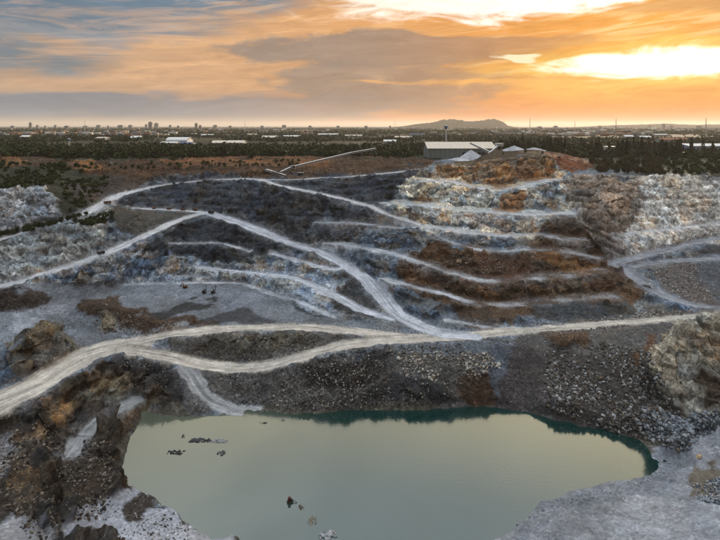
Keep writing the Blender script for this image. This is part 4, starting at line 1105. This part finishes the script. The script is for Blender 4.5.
# ------------------------------------------------------------------ structures on the plain
W_PALE = paint('pale_wall', (150,150,146), 0.8); W_GREEN = paint('grey_green_cladding', (112,120,116), 0.7, 0, 0.12, 0.4)
R_PALE = paint('pale_roof_sheet', (206,194,178), 0.55, 0, 0.12, 0.3); R_WHITE = paint('white_roof', (214,214,212), 0.6, 0, 0.1)
R_BLUE = paint('blue_roof', (70,96,140), 0.6); R_RUST = paint('rusty_roof', (140,92,66), 0.8); W_WHITE = paint('white_wall', (196,196,194), 0.8)
STEEL = paint('galvanised_steel', (150,152,156), 0.5, 0.3); DARK = paint('dark_steel', (46,46,48), 0.6); GLASS = paint('dark_glass', (40,46,54), 0.2)
DUST = paint('crushed_stone_dust', (184,186,190), 0.95, 0, 0.2, 0.25); CONC = paint('grey_concrete', (128,126,122), 0.9)
def shed(name, label, cat, px0, px1, D, depth, eave, ridge, wall, roof, z=PLAIN, bays=8, dark_bays=(), group=None, arch=False, rz=0.0):
    x0, x1 = (px0-CX)/F_PX*D, (px1-CX)/F_PX*D; L = x1-x0; e = empty(name, ((x0+x1)/2, D, z), rz)
    hx = L/2
    MB().box(-hx, hx, 0.15, 0.45, 0, eave).build('wall', wall, e); MB().box(-hx, hx, depth-0.45, depth-0.15, 0, eave).build('wall', wall, e)
    for s in (-1, 1):
        m = MB(); m.prism([(0.5, 0), (depth-0.5, 0), (depth-0.5, eave), (depth/2, ridge-0.4), (0.5, eave)], s*(hx-0.4)-0.15, s*(hx-0.4)+0.15); m.build('gable', wall, e)
    if arch:
        pr = []
        for k in range(11):
            a = math.pi*k/10; pr.append((depth/2-math.cos(a)*(depth/2+0.6), eave+math.sin(a)*(ridge-eave)))
        m = MB(); 
        for k in range(10):
            (a0, b0), (a1, b1) = pr[k], pr[k+1]
            m.add([(-hx-0.6,a0,b0),(hx+0.6,a0,b0),(hx+0.6,a1,b1),(-hx-0.6,a1,b1),(-hx-0.6,a0,b0-0.3),(hx+0.6,a0,b0-0.3),(hx+0.6,a1,b1-0.3),(-hx-0.6,a1,b1-0.3)],
                  [(0,1,2,3),(7,6,5,4),(0,4,5,1),(1,5,6,2),(2,6,7,3),(3,7,4,0)])
        m.build('roof', roof, e)
    else:
        for s, nm in ((0, 'roof'), (1, 'roof')):
            a = (-1.0, eave-0.2) if s == 0 else (depth+1.0, eave-0.2)
            m = MB(); b = (depth/2, ridge)
            m.add([(-hx-1,a[0],a[1]),(hx+1,a[0],a[1]),(hx+1,b[0],b[1]),(-hx-1,b[0],b[1])]+[(-hx-1,a[0],a[1]+0.25),(hx+1,a[0],a[1]+0.25),(hx+1,b[0],b[1]+0.25),(-hx-1,b[0],b[1]+0.25)],
                  [(3,2,1,0),(4,5,6,7),(0,1,5,4),(1,2,6,5),(2,3,7,6),(3,0,4,7)])
            ro = m.build(nm, roof, e)
            if s == 0 and L > 40:
                nr_ = int(L/4)
                for k in range(nr_+1):
                    xx = -hx+L*k/nr_; MB().beam((xx, a[0], a[1]+0.32), (xx, b[0], b[1]+0.32), 0.18, 0.14).build('roof_rib', roof, ro)
    for k in range(bays+1):
        xx = -hx+0.3+(L-0.6)*k/bays; MB().box(xx-0.22, xx+0.22, -0.12, 0.15, 0, eave-0.3).build('column', STEEL, e)
    for k in dark_bays:
        xa = -hx+0.3+(L-0.6)*k/bays+0.5; xb = xa+L/bays-1.0; MB().box(xa, xb, 0.04, 0.14, 0.0, eave*0.62).build('door', DARK, e)  # dark panels: doors on the warehouses, painted shade of open bays on the crushing shed
    tag(e, label, cat, group); return e
sh_main = shed('crushing_shed', 'long open-sided shed with pale roof on the rim beside white stockpile', 'shed', 428, 496, 602, 46, 12, 19, W_GREEN, R_PALE, z=PLAIN+1, bays=14, dark_bays=(7,8,9,10,11))  # open bays at right: dark panels on the wall paint the shade inside
for k in range(6):
    MB().box(-40+k*7, -36+k*7, 0.02, 0.12, 7.4, 8.8).build('louvre', CONC, sh_main)
# stockpiles
def pile(name, px, D, rx, ry, hh, label, seed, mat=DUST, z=None):
    x0 = (px-CX)/F_PX*D; z0 = ground(x0, D) if z is None else z
    r = np.random.default_rng(seed); mb = MB(); n, m = 40, 14; vs = []; fs = []
    ph = r.uniform(0, 6.28, 5)
    for i in range(m+1):
        t = i/m
        for k in range(n):
            a = 2*math.pi*k/n; lob = 1+0.10*math.sin(2*a+ph[0])+0.06*math.sin(5*a+ph[1])+0.03*math.sin(11*a+ph[2])
            vs.append((math.cos(a)*rx*(1-t)*lob, math.sin(a)*ry*(1-t)*lob, -1.5+(hh+1.5)*t**0.92+0.25*r.normal()*(t < 0.95)))
    for i in range(m):
        for k in range(n): fs.append((i*n+k, i*n+(k+1) % n, (i+1)*n+(k+1) % n, (i+1)*n+k))
    mb.add(vs, fs); o = mb.build(name, mat); o.location = (x0, D, z0); tag(o, label, 'stockpile'); return o
pile('stockpile', 471, 578, 19, 11, 12, 'white cone of crushed stone in front of the long shed', 3, z=PLAIN+0.5)
pile('stockpile', 458, 560, 24, 15, 4.5, 'low white apron of crushed stone left of the cone', 4, z=PLAIN+0.3)
pile('stockpile', 486, 556, 17, 8, 3.6, 'low white stockpile running right from the cone', 5, z=PLAIN+2)
pile('stockpile', 514, 545, 14, 8, 4.5, 'white stockpile on top of the brown mound', 6)
pile('stockpile', 534, 548, 17, 7, 3.2, 'flat white stockpile at the right end of the mound', 7)
# inclined conveyors
def conveyor(name, a, b, label, legs=4, w=1.8, hood=True):
    a, b = Vector(a), Vector(b); e = empty(name, (a.x, a.y, ground(a.x, a.y)))
    a0 = a-e.location; b0 = b-e.location; d = (b0-a0).normalized(); side = d.cross(Vector((0,0,1))).normalized(); up = side.cross(d)
    for s in (-1, 1):
        MB().beam(a0+side*s*w/2, b0+side*s*w/2, 0.3, 0.45).build('chord', STEEL, e)
        MB().beam(a0+side*s*w/2+up*1.5, b0+side*s*w/2+up*1.5, 0.25, 0.3).build('chord', STEEL, e)
    L = (b0-a0).length; n = max(4, int(L/4)); m = MB()
    for k in range(n):
        p = a0+d*L*k/n; q = a0+d*L*(k+1)/n
        for s in (-1, 1): m.beam(p+side*s*w/2, q+side*s*w/2+up*1.5, 0.14)
    m.build('lattice', STEEL, e)
    MB().beam(a0+up*0.7, b0+up*0.7, w*0.7, 0.12).build('belt', DARK, e)
    if hood: MB().beam(a0+d*L*0.05+up*1.7, b0+up*1.7, w*1.1, 0.25).build('hood', R_WHITE, e)
    MB().beam(b0-d*1.5+up*0.8, b0+d*1.0+up*0.8, w*1.5, 2.0).build('head_box', STEEL, e)
    for k in range(1, legs+1):
        p = a0+d*L*k/(legs+0.4); wx = p+e.location; gz = ground(wx.x, wx.y)-e.location.z-0.3
        if p.z-gz > 0.8:
            m = MB()
            for s in (-1, 1): m.beam(p+side*s*w/2, Vector((p.x+side.x*s*w*0.9, p.y+side.y*s*w*0.9, gz)), 0.35)
            m.beam(Vector((p.x-side.x*w*0.7, p.y-side.y*w*0.7, (p.z+gz)/2)), Vector((p.x+side.x*w*0.7, p.y+side.y*w*0.7, (p.z+gz)/2)), 0.2)
            m.build('trestle', STEEL, e)
    tag(e, label, 'conveyor', 'conveyors on the rim'); return e
def wp(px, py, D): return ((px-CX)/F_PX*D, D, HP-(py-HY)*D/F_PX)
conveyor('conveyor', wp(271,178,474), wp(292,168,492), 'short lower conveyor rising from the rim road to the transfer tower', 2)
conveyor('conveyor', wp(292,168,492), wp(352,153.5,575), 'long middle conveyor climbing right from the transfer tower', 6)
conveyor('conveyor', wp(352,153.5,575), wp(375,149.5,618), 'last upper conveyor ending among the trees', 2)
conveyor('conveyor', wp(288,177.5,468), wp(266.5,171,478), 'small conveyor crossing in front of the lower one', 1)
tx, ty, tz = wp(293, 168, 493)
e = empty('transfer_tower', (tx, ty, ground(tx, ty)-0.3)); hh = tz-e.location.z
for sx in (-1, 1):
    for sy in (-1, 1): MB().beam((sx*1.6, sy*1.6, 0), (sx*1.4, sy*1.4, hh), 0.3).build('leg', STEEL, e)
MB().box(-2, 2, -2, 2, hh-0.3, hh+2.2).build('house', DARK, e); MB().box(-2.3, 2.3, -2.3, 2.3, hh+2.2, hh+2.5).build('roof', STEEL, e)
tag(e, 'dark transfer tower joining the two conveyors on the rim', 'tower')
tx, ty, tz = wp(300.5, 174.5, 470); e = empty('hopper_cabin', (tx, ty, ground(tx, ty)-0.1))
MB().box(-2.6, 2.6, -1.5, 1.5, 0, 3.0).build('body', DARK, e); MB().box(-2.8, 2.8, -1.7, 1.7, 3.0, 3.3).build('roof', STEEL, e); MB().box(-1.5, 0.2, -1.56, -1.5, 1.4, 2.4).build('window', GLASS, e)
tag(e, 'small dark cabin beside the conveyor foot', 'cabin')
# screens and chutes at the right end of the shed
conveyor('conveyor', wp(470,143.5,598), wp(492,154,575), 'short chute conveyor sloping down across the shed front', 1, 1.6)
conveyor('conveyor', wp(486,157,570), wp(499,146,588), 'short conveyor rising at the right corner of the shed', 1, 1.6)
tx, ty, tz = wp(499, 147, 590); e = empty('screen_house', (tx, ty, ground(tx, ty)-1)); hh = HP-(143.5-HY)*590/F_PX-e.location.z
for sx in (-1, 1):
    for sy in (-1, 1): MB().beam((sx*3, sy*3, 0), (sx*3, sy*3, hh-3), 0.4).build('leg', STEEL, e)
MB().box(-4, 4, -4, 4, hh-3, hh).build('house', W_WHITE, e); MB().box(-4.4, 4.4, -4.4, 4.4, hh, hh+0.3).build('roof', R_WHITE, e)
for k in range(3): MB().box(-3+k*2.2, -1.6+k*2.2, -4.06, -4.0, hh-2.2, hh-1.2).build('window', GLASS, e)
tag(e, 'pale screen house on legs at the right corner of the shed', 'building')
# other buildings on the plain
shed('arched_hall', 'white arched hall among the trees far left of the pit', 'hall', 166, 187, 1180, 44, 5, 13, W_WHITE, R_WHITE, bays=8, arch=True)
shed('low_warehouse', 'low warehouse with blue roof in front of the arched hall', 'warehouse', 178, 191, 1010, 30, 5, 7, W_PALE, R_BLUE, bays=5)
shed('low_warehouse', 'low pale warehouse left of the blue roofed one', 'warehouse', 160, 176, 1040, 26, 5, 7, W_PALE, R_WHITE, bays=5)
shed('long_warehouse', 'left half of the long pale roofed warehouse pair behind the left rim', 'warehouse', 211, 224.5, 980, 34, 7, 11, W_PALE, R_PALE, bays=5, dark_bays=(1,3))
shed('long_warehouse', 'right half of the long pale roofed warehouse pair behind the left rim', 'warehouse', 226, 243, 985, 34, 7, 11, W_PALE, R_PALE, bays=6, dark_bays=(2,4))
shed('factory_hall', 'long blue and white factory hall at the right edge behind trees', 'factory', 689, 760, 775, 40, 9, 12, paint('pale_blue_cladding', (150,164,190), 0.6), R_WHITE, bays=10, dark_bays=(2,5))
e = empty('gatehouse', ((611-CX)/F_PX*735, 735, PLAIN))
MB().box(-7, 7, 0, 8, 0, 0.3).build('base', CONC, e); MB().box(-7, -4.6, 0.2, 8, 0.3, 9).build('wall', W_WHITE, e); MB().box(4.6, 7, 0.2, 8, 0.3, 9).build('wall', W_WHITE, e)
MB().box(-4.6, 4.6, 3, 8, 0.3, 9).build('wall', DARK, e); MB().box(-7.6, 7.6, -0.6, 8.6, 9, 10).build('roof', R_WHITE, e)
tag(e, 'white flat roofed block with dark opening among the right trees', 'building')
rb = np.random.default_rng(33)
far_sheds = [(262,276,1500,R_PALE),(283,300,1650,R_WHITE),(246,256,2000,R_PALE),(318,338,2100,R_WHITE),(345,362,1800,R_PALE),(300,312,2400,R_RUST),(395,412,1500,R_PALE),
             (410,425,2000,R_BLUE),(200,212,1900,R_WHITE),(130,140,1500,R_WHITE),(95,104,1400,R_PALE),(20,28,1600,R_WHITE),(565,590,2300,R_PALE),(640,652,1500,R_WHITE),(655,668,1900,R_WHITE),(662,690,1250,R_RUST),(625,634,1700,R_WHITE),(384,396,1100,R_WHITE)]
names = ['behind the warehouse pair','left of the conveyor head','between arched hall and conveyor','far behind the conveyor','behind the conveyor trees','with rusty roof far behind the conveyor','left of the long shed',
         'with blue roof behind the long shed','behind the arched hall','far left of the arched hall','beyond the left wood','at the far left edge of the wood','far behind the right tree row','above the brown scrub','right of the white block','with long rust roof left of the factory hall','beyond the white block','in the trees left of the shed']
for (a, b_, D, rf), nm in zip(far_sheds, names):
    shed('distant_shed', 'distant low shed ' + nm, 'shed', a, b_, D, rb.uniform(18, 40), rb.uniform(4, 7), rb.uniform(8, 11), W_PALE, rf, bays=3, group='distant sheds on the plain')
# water towers and masts
def water_tower(name, px, D, top, r, label):
    e = empty(name, ((px-CX)/F_PX*D, D, PLAIN)); H = top
    MB().tube((0,0,0), (0,0,H*0.82), r*0.42, r*0.36, 12).build('shaft', W_WHITE, e)
    m = MB(); m.tube((0,0,H*0.80), (0,0,H*0.86), r*0.4, r, 14); m.tube((0,0,H*0.86), (0,0,H*0.97), r, r, 14); m.build('tank', R_BLUE, e)
    MB().tube((0,0,H*0.97), (0,0,H), r, r*0.3, 14).build('cap', W_WHITE, e); tag(e, label, 'water tower'); return e
water_tower('water_tower', 446, 1000, 42, 3.4, 'white water tower with blue tank behind the long shed')
water_tower('water_tower', 69, 800, 20, 2.4, 'small water tower rising from the wood at far left')
def mast(name, px, D, top, label):
    e = empty(name, ((px-CX)/F_PX*D, D, PLAIN)); w = top*0.05
    for a in range(3):
        t = a*2.094; MB().beam((math.cos(t)*w, math.sin(t)*w, 0), (math.cos(t)*0.4, math.sin(t)*0.4, top), top*0.007).build('leg', STEEL, e)
    m = MB(); n = 12
    for k in range(n):
        for a in range(3):
            t0, t1 = a*2.094, (a+1)*2.094; r0 = w+(0.4-w)*k/n; r1 = w+(0.4-w)*(k+1)/n
            m.beam((math.cos(t0)*r0, math.sin(t0)*r0, top*k/n), (math.cos(t1)*r1, math.sin(t1)*r1, top*(k+1)/n), top*0.004)
    m.build('bracing', STEEL, e); tag(e, label, 'mast', 'lattice masts on the plain')
mast('lattice_mast', 616, 1800, 66, 'lattice mast standing above the right tree row')
mast('lattice_mast', 706, 1800, 70, 'rightmost lattice mast near the factory hall')
mast('lattice_mast', 530, 2600, 84, 'lattice mast right of the distant hill')
mast('lattice_mast', 575, 3000, 72, 'short lattice mast between the hill and the right trees')
mast('lattice_mast', 245, 3000, 76, 'lattice mast above the warehouse pair')
mast('lattice_mast', 395, 2800, 70, 'lattice mast left of the distant hill')
mast('lattice_mast', 85, 2800, 72, 'leftmost lattice mast above the left wood')
# distant hill
def hill(name, prof, D, depth, c, c2):
    xs = np.linspace(0, 1, 90); pts = np.array(prof, float); mb = MB(); vs = []; fs = []; n = 16
    rng = np.random.default_rng(3)
    for i, t in enumerate(xs):
        px = pts[0, 0]+t*(pts[-1, 0]-pts[0, 0]); h = np.interp(px, pts[:, 0], pts[:, 1]); 
        for k in range(n):
            s = k/(n-1)*2-1; y = D+s*depth; hgt = (HP-PLAIN+h*D/F_PX)*max(0, math.cos(s*math.pi/2))**0.7*(1+0.06*rng.normal()*(h > 0.6))
            vs.append(((px-CX)/F_PX*y, y, PLAIN-2+hgt))
    for i in range(len(xs)-1):
        for k in range(n-1): fs.append((i*n+k, (i+1)*n+k, (i+1)*n+k+1, i*n+k+1))
    m, g, b = mat_new('hill_forest'); p = g.n('ShaderNodeNewGeometry').outputs['Position']
    g.put(b.inputs['Base Color'], g.mix(g.noise(p, 0.006, 6, 0.65), lin(c), lin(c2))); b.inputs['Roughness'].default_value = 1.0; b.inputs['Specular IOR Level'].default_value = 0.0
    mb.add(vs, fs); o = mb.build('hill', m); tag(o, kind='structure')
hill('hill', [(385,-2),(405,0.2),(418,2.0),(432,3.5),(444,6.2),(456,6.6),(466,4.8),(476,4.6),(486,6.4),(496,6.6),(502,4.5),(508,0.5),(520,-2)], 9000, 700, (60,56,44), (80,72,56))
hill('hill', [(560,-2),(600,0.3),(640,1.4),(664,2.4),(690,1.2),(720,1.6),(790,0.4),(820,-2)], 11000, 500, (70,64,52), (86,78,62))
# town on the horizon
def tower_block(px, D, w, h, label, seed, grp):
    r = random.Random(seed); e = empty('tower_block', ((px-CX)/F_PX*D, D, PLAIN))
    m = W_PALE if r.random() < 0.5 else CONC
    MB().box(-w/2, w/2, 0, w*0.6, 0, h).build('wall', m, e); MB().box(-w*0.2, w*0.2, w*0.1, w*0.4, h, h+h*0.12).build('roof_house', m, e)
    k = max(2, int(h/9))
    for i in range(k): MB().box(-w*0.44, w*0.44, -0.4, 0, h*(i+0.35)/k, h*(i+0.7)/k).build('window_band', GLASS, e)
    tag(e, label, 'tower block', grp)
r = random.Random(4)
clusters = [(30,9),(37,5),(150,10),(156,8),(146,6),(196,8),(200,5),(120,5),(98,5),(55,5),(66,4),(85,4),(108,4),(130,5),(170,5),(178,4),(215,5),(230,4),(262,4),(284,5),(310,4),(338,4),(366,4),(390,4),(540,3),(556,4),(600,4),(650,4),(664,7),(672,4),(700,4),(12,4),(45,4)]
for k, (px, hpx) in enumerate(clusters):
    D = r.uniform(5200, 6800); h = 30+(hpx-2.5)*0.62*D/F_PX; side = 'left' if px < 330 else 'right'
    lab = {9: 'tall pale tower block furthest left on the horizon', 10: 'tallest tower block of the trio on the left horizon', 8: 'broad grey block on the left horizon', 7: 'tower block on the low ridge at right horizon'}.get(hpx, 'small pale tower block on the %s horizon' % side)
    if (px, hpx) == (196, 8): lab = 'broad grey block on the horizon above the arched hall'
    tower_block(px, D, r.uniform(22, 60), h, lab, k, 'tower blocks on the horizon')
def far_town():
    rng = np.random.default_rng(12); V, Fc, C, off = [], [], [], 0
    box_f = np.array([(0,3,2,1),(4,5,6,7),(0,1,5,4),(1,2,6,5),(2,3,7,6),(3,0,4,7)])
    pal = [(170,166,158),(136,130,122),(120,90,72),(190,188,182),(96,98,102),(150,120,98)]
    DD = 1900*(9000/1900)**rng.random(2600); XX = rng.uniform(-0.95, 0.95, 2600)*DD
    ok = fbm(XX/500, DD/700, np.zeros(2600), 3, 401) > -0.05
    for D, x in zip(DD[ok], XX[ok]):
        w, d, h = rng.uniform(8, 36), rng.uniform(8, 24), rng.uniform(4, 13)*(1+D/9000)
        v = np.array([(x-w/2,D,0),(x+w/2,D,0),(x+w/2,D+d,0),(x-w/2,D+d,0),(x-w/2,D,h),(x+w/2,D,h),(x+w/2,D+d,h),(x-w/2,D+d,h)], float); v[:, 2] += PLAIN
        V.append(v); Fc.append(box_f+off); off += 8; C.append(np.repeat([np.array(lin(pal[rng.integers(len(pal))]))], 8, 0))
    o = soup('far_town', np.concatenate(V), np.concatenate(Fc), np.concatenate(C), M_TINT); o['label'] = 'houses and works of the distant town'
    # tree belts between the houses
    V, Fc, off = [], [], 0
    N = 9000; D = 2400*(9000/2400)**rng.random(N); x = rng.uniform(-0.95, 0.95, N)*D
    ok = fbm(x/300, D/500, np.zeros(N), 3, 431) > -0.1; D, x = D[ok], x[ok]; N = len(D); h = rng.uniform(8, 16, (N, 1))
    pts = np.stack([x[:, None]+rng.normal(size=(N, 4))*12, D[:, None]+rng.normal(size=(N, 4))*6, PLAIN+h*rng.uniform(0.3, 0.7, (N, 4))], 2).reshape(-1, 3)
    v, fq = leaf_quads(rng, pts, 16); v[:, 2] = np.clip(v[:, 2], PLAIN, PLAIN+np.repeat(h[:, 0], 16)*1.3); V.append(v); Fc.append(fq)
    o = link('far_tree_belt', np_mesh('far_tree_belt', np.concatenate(V), np.concatenate(Fc), M_LEAF)); tag(o, 'tree belts between the houses of the distant town', kind='stuff')
far_town()

# ------------------------------------------------------------------ machines in the pit
ORANGE = paint('orange_machine_paint', (112,76,54), 0.85); RUBBER = paint('black_rubber', (30,30,30), 0.8); YELLOW = paint('yellow_machine_paint', (200,150,40), 0.5); WHITEP = paint('white_vehicle_paint', (206,206,204), 0.4)
REDP = paint('red_oxide_paint', (84,40,34), 0.7)
def tracks(e, L=3.6, w=0.6, gap=1.1, hgt=0.9):
    for s in (-1, 1):
        pr = [(-L/2+0.2, 0), (L/2-0.2, 0), (L/2, hgt*0.5), (L/2-0.3, hgt), (-L/2+0.3, hgt), (-L/2, hgt*0.5)]
        m = MB(); n = len(pr); ya, yb = s*gap-w/2, s*gap+w/2
        m.add([(a, ya, b) for a, b in pr]+[(a, yb, b) for a, b in pr], [(k, (k+1) % n, (k+1) % n+n, k+n) for k in range(n)]+[tuple(range(n))[::-1], tuple(range(n, 2*n))])
        m.build('track', RUBBER, e)
def excavator(px, py, h, rz, mat, label):
    x, y = at(px, py, h); e = empty('excavator', (x, y, ground(x, y)+0.05), rz); e.scale = (0.72,)*3; tracks(e)
    b = MB().box(-1.9, 1.5, -1.25, 1.25, 1.0, 2.1).build('body', mat, e); MB().box(-2.1, -1.2, -1.2, 1.2, 1.2, 2.4).build('counterweight', mat, e)
    c = MB().box(0.5, 1.6, 0.25, 1.2, 2.1, 3.0).build('cab', mat, e); MB().box(0.7, 1.63, 0.3, 1.23, 2.3, 2.9).build('window', GLASS, c)
    MB().beam((1.3, -0.3, 1.8), (3.2, -0.3, 4.3), 0.4, 0.6).build('boom', mat, e); MB().beam((3.2, -0.3, 4.3), (5.0, -0.3, 2.2), 0.35, 0.45).build('stick', mat, e)
    MB().prism([(-0.9, 1.0), (0.3, 1.0), (0.3, 2.1), (-0.9, 1.8)], 4.4, 5.3).build('bucket', DARK, e)
    tag(e, label, 'excavator', 'excavators in the pit'); return e
def drill_rig(px, py, h, rz, label):
    x, y = at(px, py, h); e = empty('drill_rig', (x, y, ground(x, y)+0.05), rz); e.scale = (0.8,)*3; tracks(e, 3.2)
    MB().box(-1.7, 1.0, -1.0, 1.0, 1.0, 2.0).build('body', DARK, e); c = MB().box(0.0, 1.0, 0.2, 1.05, 2.0, 2.9).build('cab', DARK, e); MB().box(0.1, 1.03, 0.25, 1.08, 2.2, 2.8).build('window', GLASS, c)
    MB().beam((1.8, -0.4, 0.3), (2.0, -0.4, 6.6), 0.35, 0.5).build('mast', DARK, e); MB().beam((0.6, -0.4, 1.9), (1.85, -0.4, 3.2), 0.3).build('arm', DARK, e)
    MB().box(1.7, 2.3, -0.75, -0.05, 5.0, 5.7).build('drill_head', REDP, e)
    tag(e, label, 'drill rig', 'drill rigs on the pit floor'); return e
def wheel(e, x, y, r=0.62):
    w = MB().tube((x, y-0.22, r), (x, y+0.22, r), r, r, 12).build('wheel', RUBBER, e); MB().tube((x, y-0.24, r), (x, y+0.24, r), r*0.5, r*0.5, 8).build('rim', STEEL, w)
def dump_truck(px, py, h, rz, mat, label, group='trucks on the haul roads', s=1.0):
    x, y = at(px, py, h); e = empty('dump_truck', (x, y, ground(x, y)+0.1), rz); e.scale = (s, s, s)
    for xx in (-2.0, -0.6, 2.1):
        for yy in (-1.0, 1.0): wheel(e, xx, yy)
    MB().box(-2.9, 3.1, -0.5, 0.5, 0.7, 1.1).build('chassis', DARK, e)
    c = MB(); n = [(1.6, 0.9), (3.2, 0.9), (3.2, 1.9), (2.9, 2.9), (1.6, 2.9)]
    c.add([(a, -1.15, b) for a, b in n]+[(a, 1.15, b) for a, b in n], [(k, (k+1) % 5, (k+1) % 5+5, k+5) for k in range(5)]+[(4,3,2,1,0),(5,6,7,8,9)]); cab = c.build('cab', mat, e)
    MB().beam((3.19, 0, 2.0), (2.96, 0, 2.75), 1.9, 0.06).build('windscreen', GLASS, cab)
    d = MB(); d.add([(-3.2,-1.2,1.2),(1.4,-1.2,1.2),(1.4,1.2,1.2),(-3.2,1.2,1.2),(-3.4,-1.3,2.5),(1.4,-1.3,2.6),(1.4,1.3,2.6),(-3.4,1.3,2.5),(-3.0,-1.1,1.4),(1.25,-1.1,1.4),(1.25,1.1,1.4),(-3.0,1.1,1.4),(-3.3,-1.2,2.5),(1.25,-1.2,2.6),(1.25,1.2,2.6),(-3.3,1.2,2.5)],
        [(0,3,2,1),(0,1,5,4),(1,2,6,5),(2,3,7,6),(3,0,4,7),(8,9,10,11),(8,12,13,9),(9,13,14,10),(10,14,15,11),(11,15,12,8),(4,5,13,12),(5,6,14,13),(6,7,15,14),(7,4,12,15)])
    d.build('tipper_body', mat, e)
    tag(e, label, 'truck', group); return e
drill_rig(204, 294, 112.4, 0.3, 'dark drill rig with raised mast, left of the pair on the pit floor')
drill_rig(213, 294, 112.4, 0.5, 'dark drill rig with raised mast, right of the pair on the pit floor')
excavator(185, 291, 112.2, 2.8, ORANGE, 'orange excavator working alone on the pit floor below the dark ledge')
dump_truck(211, 213.4, 74.1, -0.6, DARK, 'dark truck at the junction where the long ramp begins', s=0.9)
dump_truck(101, 254.6, 89.9, 0.7, DARK, 'small dark truck on the lower left ramp', s=0.75)
dump_truck(107.5, 208, 66.5, 0.2, ORANGE, 'orange truck where the two upper left roads part', s=0.85)
dump_truck(647, 286.5, 107.6, -0.7, WHITEP, 'white truck on the ramp right of the brown benches', s=0.8)
for px, lab in ((154, 'leftmost'), (169, 'second from left'), (183, 'third from left'), (195, 'rightmost')):
    py = 208.6+(px-150)*0.055; hh = 70.9+(px-150)*0.057
    if px in (154, 195): excavator(px, py, hh, 0.3 if px == 154 else 2.6, ORANGE, lab+' of the four orange machines parked on the middle road')
    else: dump_truck(px, py, hh, 0.1, ORANGE, lab+' of the four orange machines parked on the middle road', 'orange machines on the middle road', 0.65)
# pump float on the pond
x, y = at(290, 502, HP); e = empty('pump_float', (x, y, 0.0), 0.3); e.scale = (0.75,)*3
MB().box(-1.5, 1.5, -1.0, 1.0, -0.3, 0.45).build('pontoon', DARK, e)
MB().tube((-0.3, 0, 0.45), (-0.3, 0, 2.3), 0.75, 0.75, 12).build('drum', REDP, e); MB().tube((0.7, 0, 0.45), (0.7, 0, 1.5), 0.35, 0.35, 10).build('motor', DARK, e)
MB().tube((0.7, 0, 1.2), (3.2, -1.6, 0.1), 0.14, 0.14, 6).build('hose', DARK, e)
tag(e, 'dark red pump float standing in the pond near the bottom', 'pump')
# ------------------------------------------------------------------ haze: the evening air over the plain
def haze():
    m = bpy.data.materials.new('haze_air'); m.use_nodes = True; t = m.node_tree; t.nodes.clear(); g = NT(t)
    o = g.n('ShaderNodeOutputMaterial'); v = g.n('ShaderNodeVolumePrincipled')
    v.inputs['Color'].default_value = (0.95, 0.90, 0.84, 1); v.inputs['Density'].default_value = 0.000028; v.inputs['Anisotropy'].default_value = 0.35
    t.links.new(v.outputs[0], o.inputs['Volume'])
    mb = MB().box(-30000, 30000, -400, 43000, -14, 420)
    ob = mb.build('haze', m); tag(ob, kind='stuff')
haze()
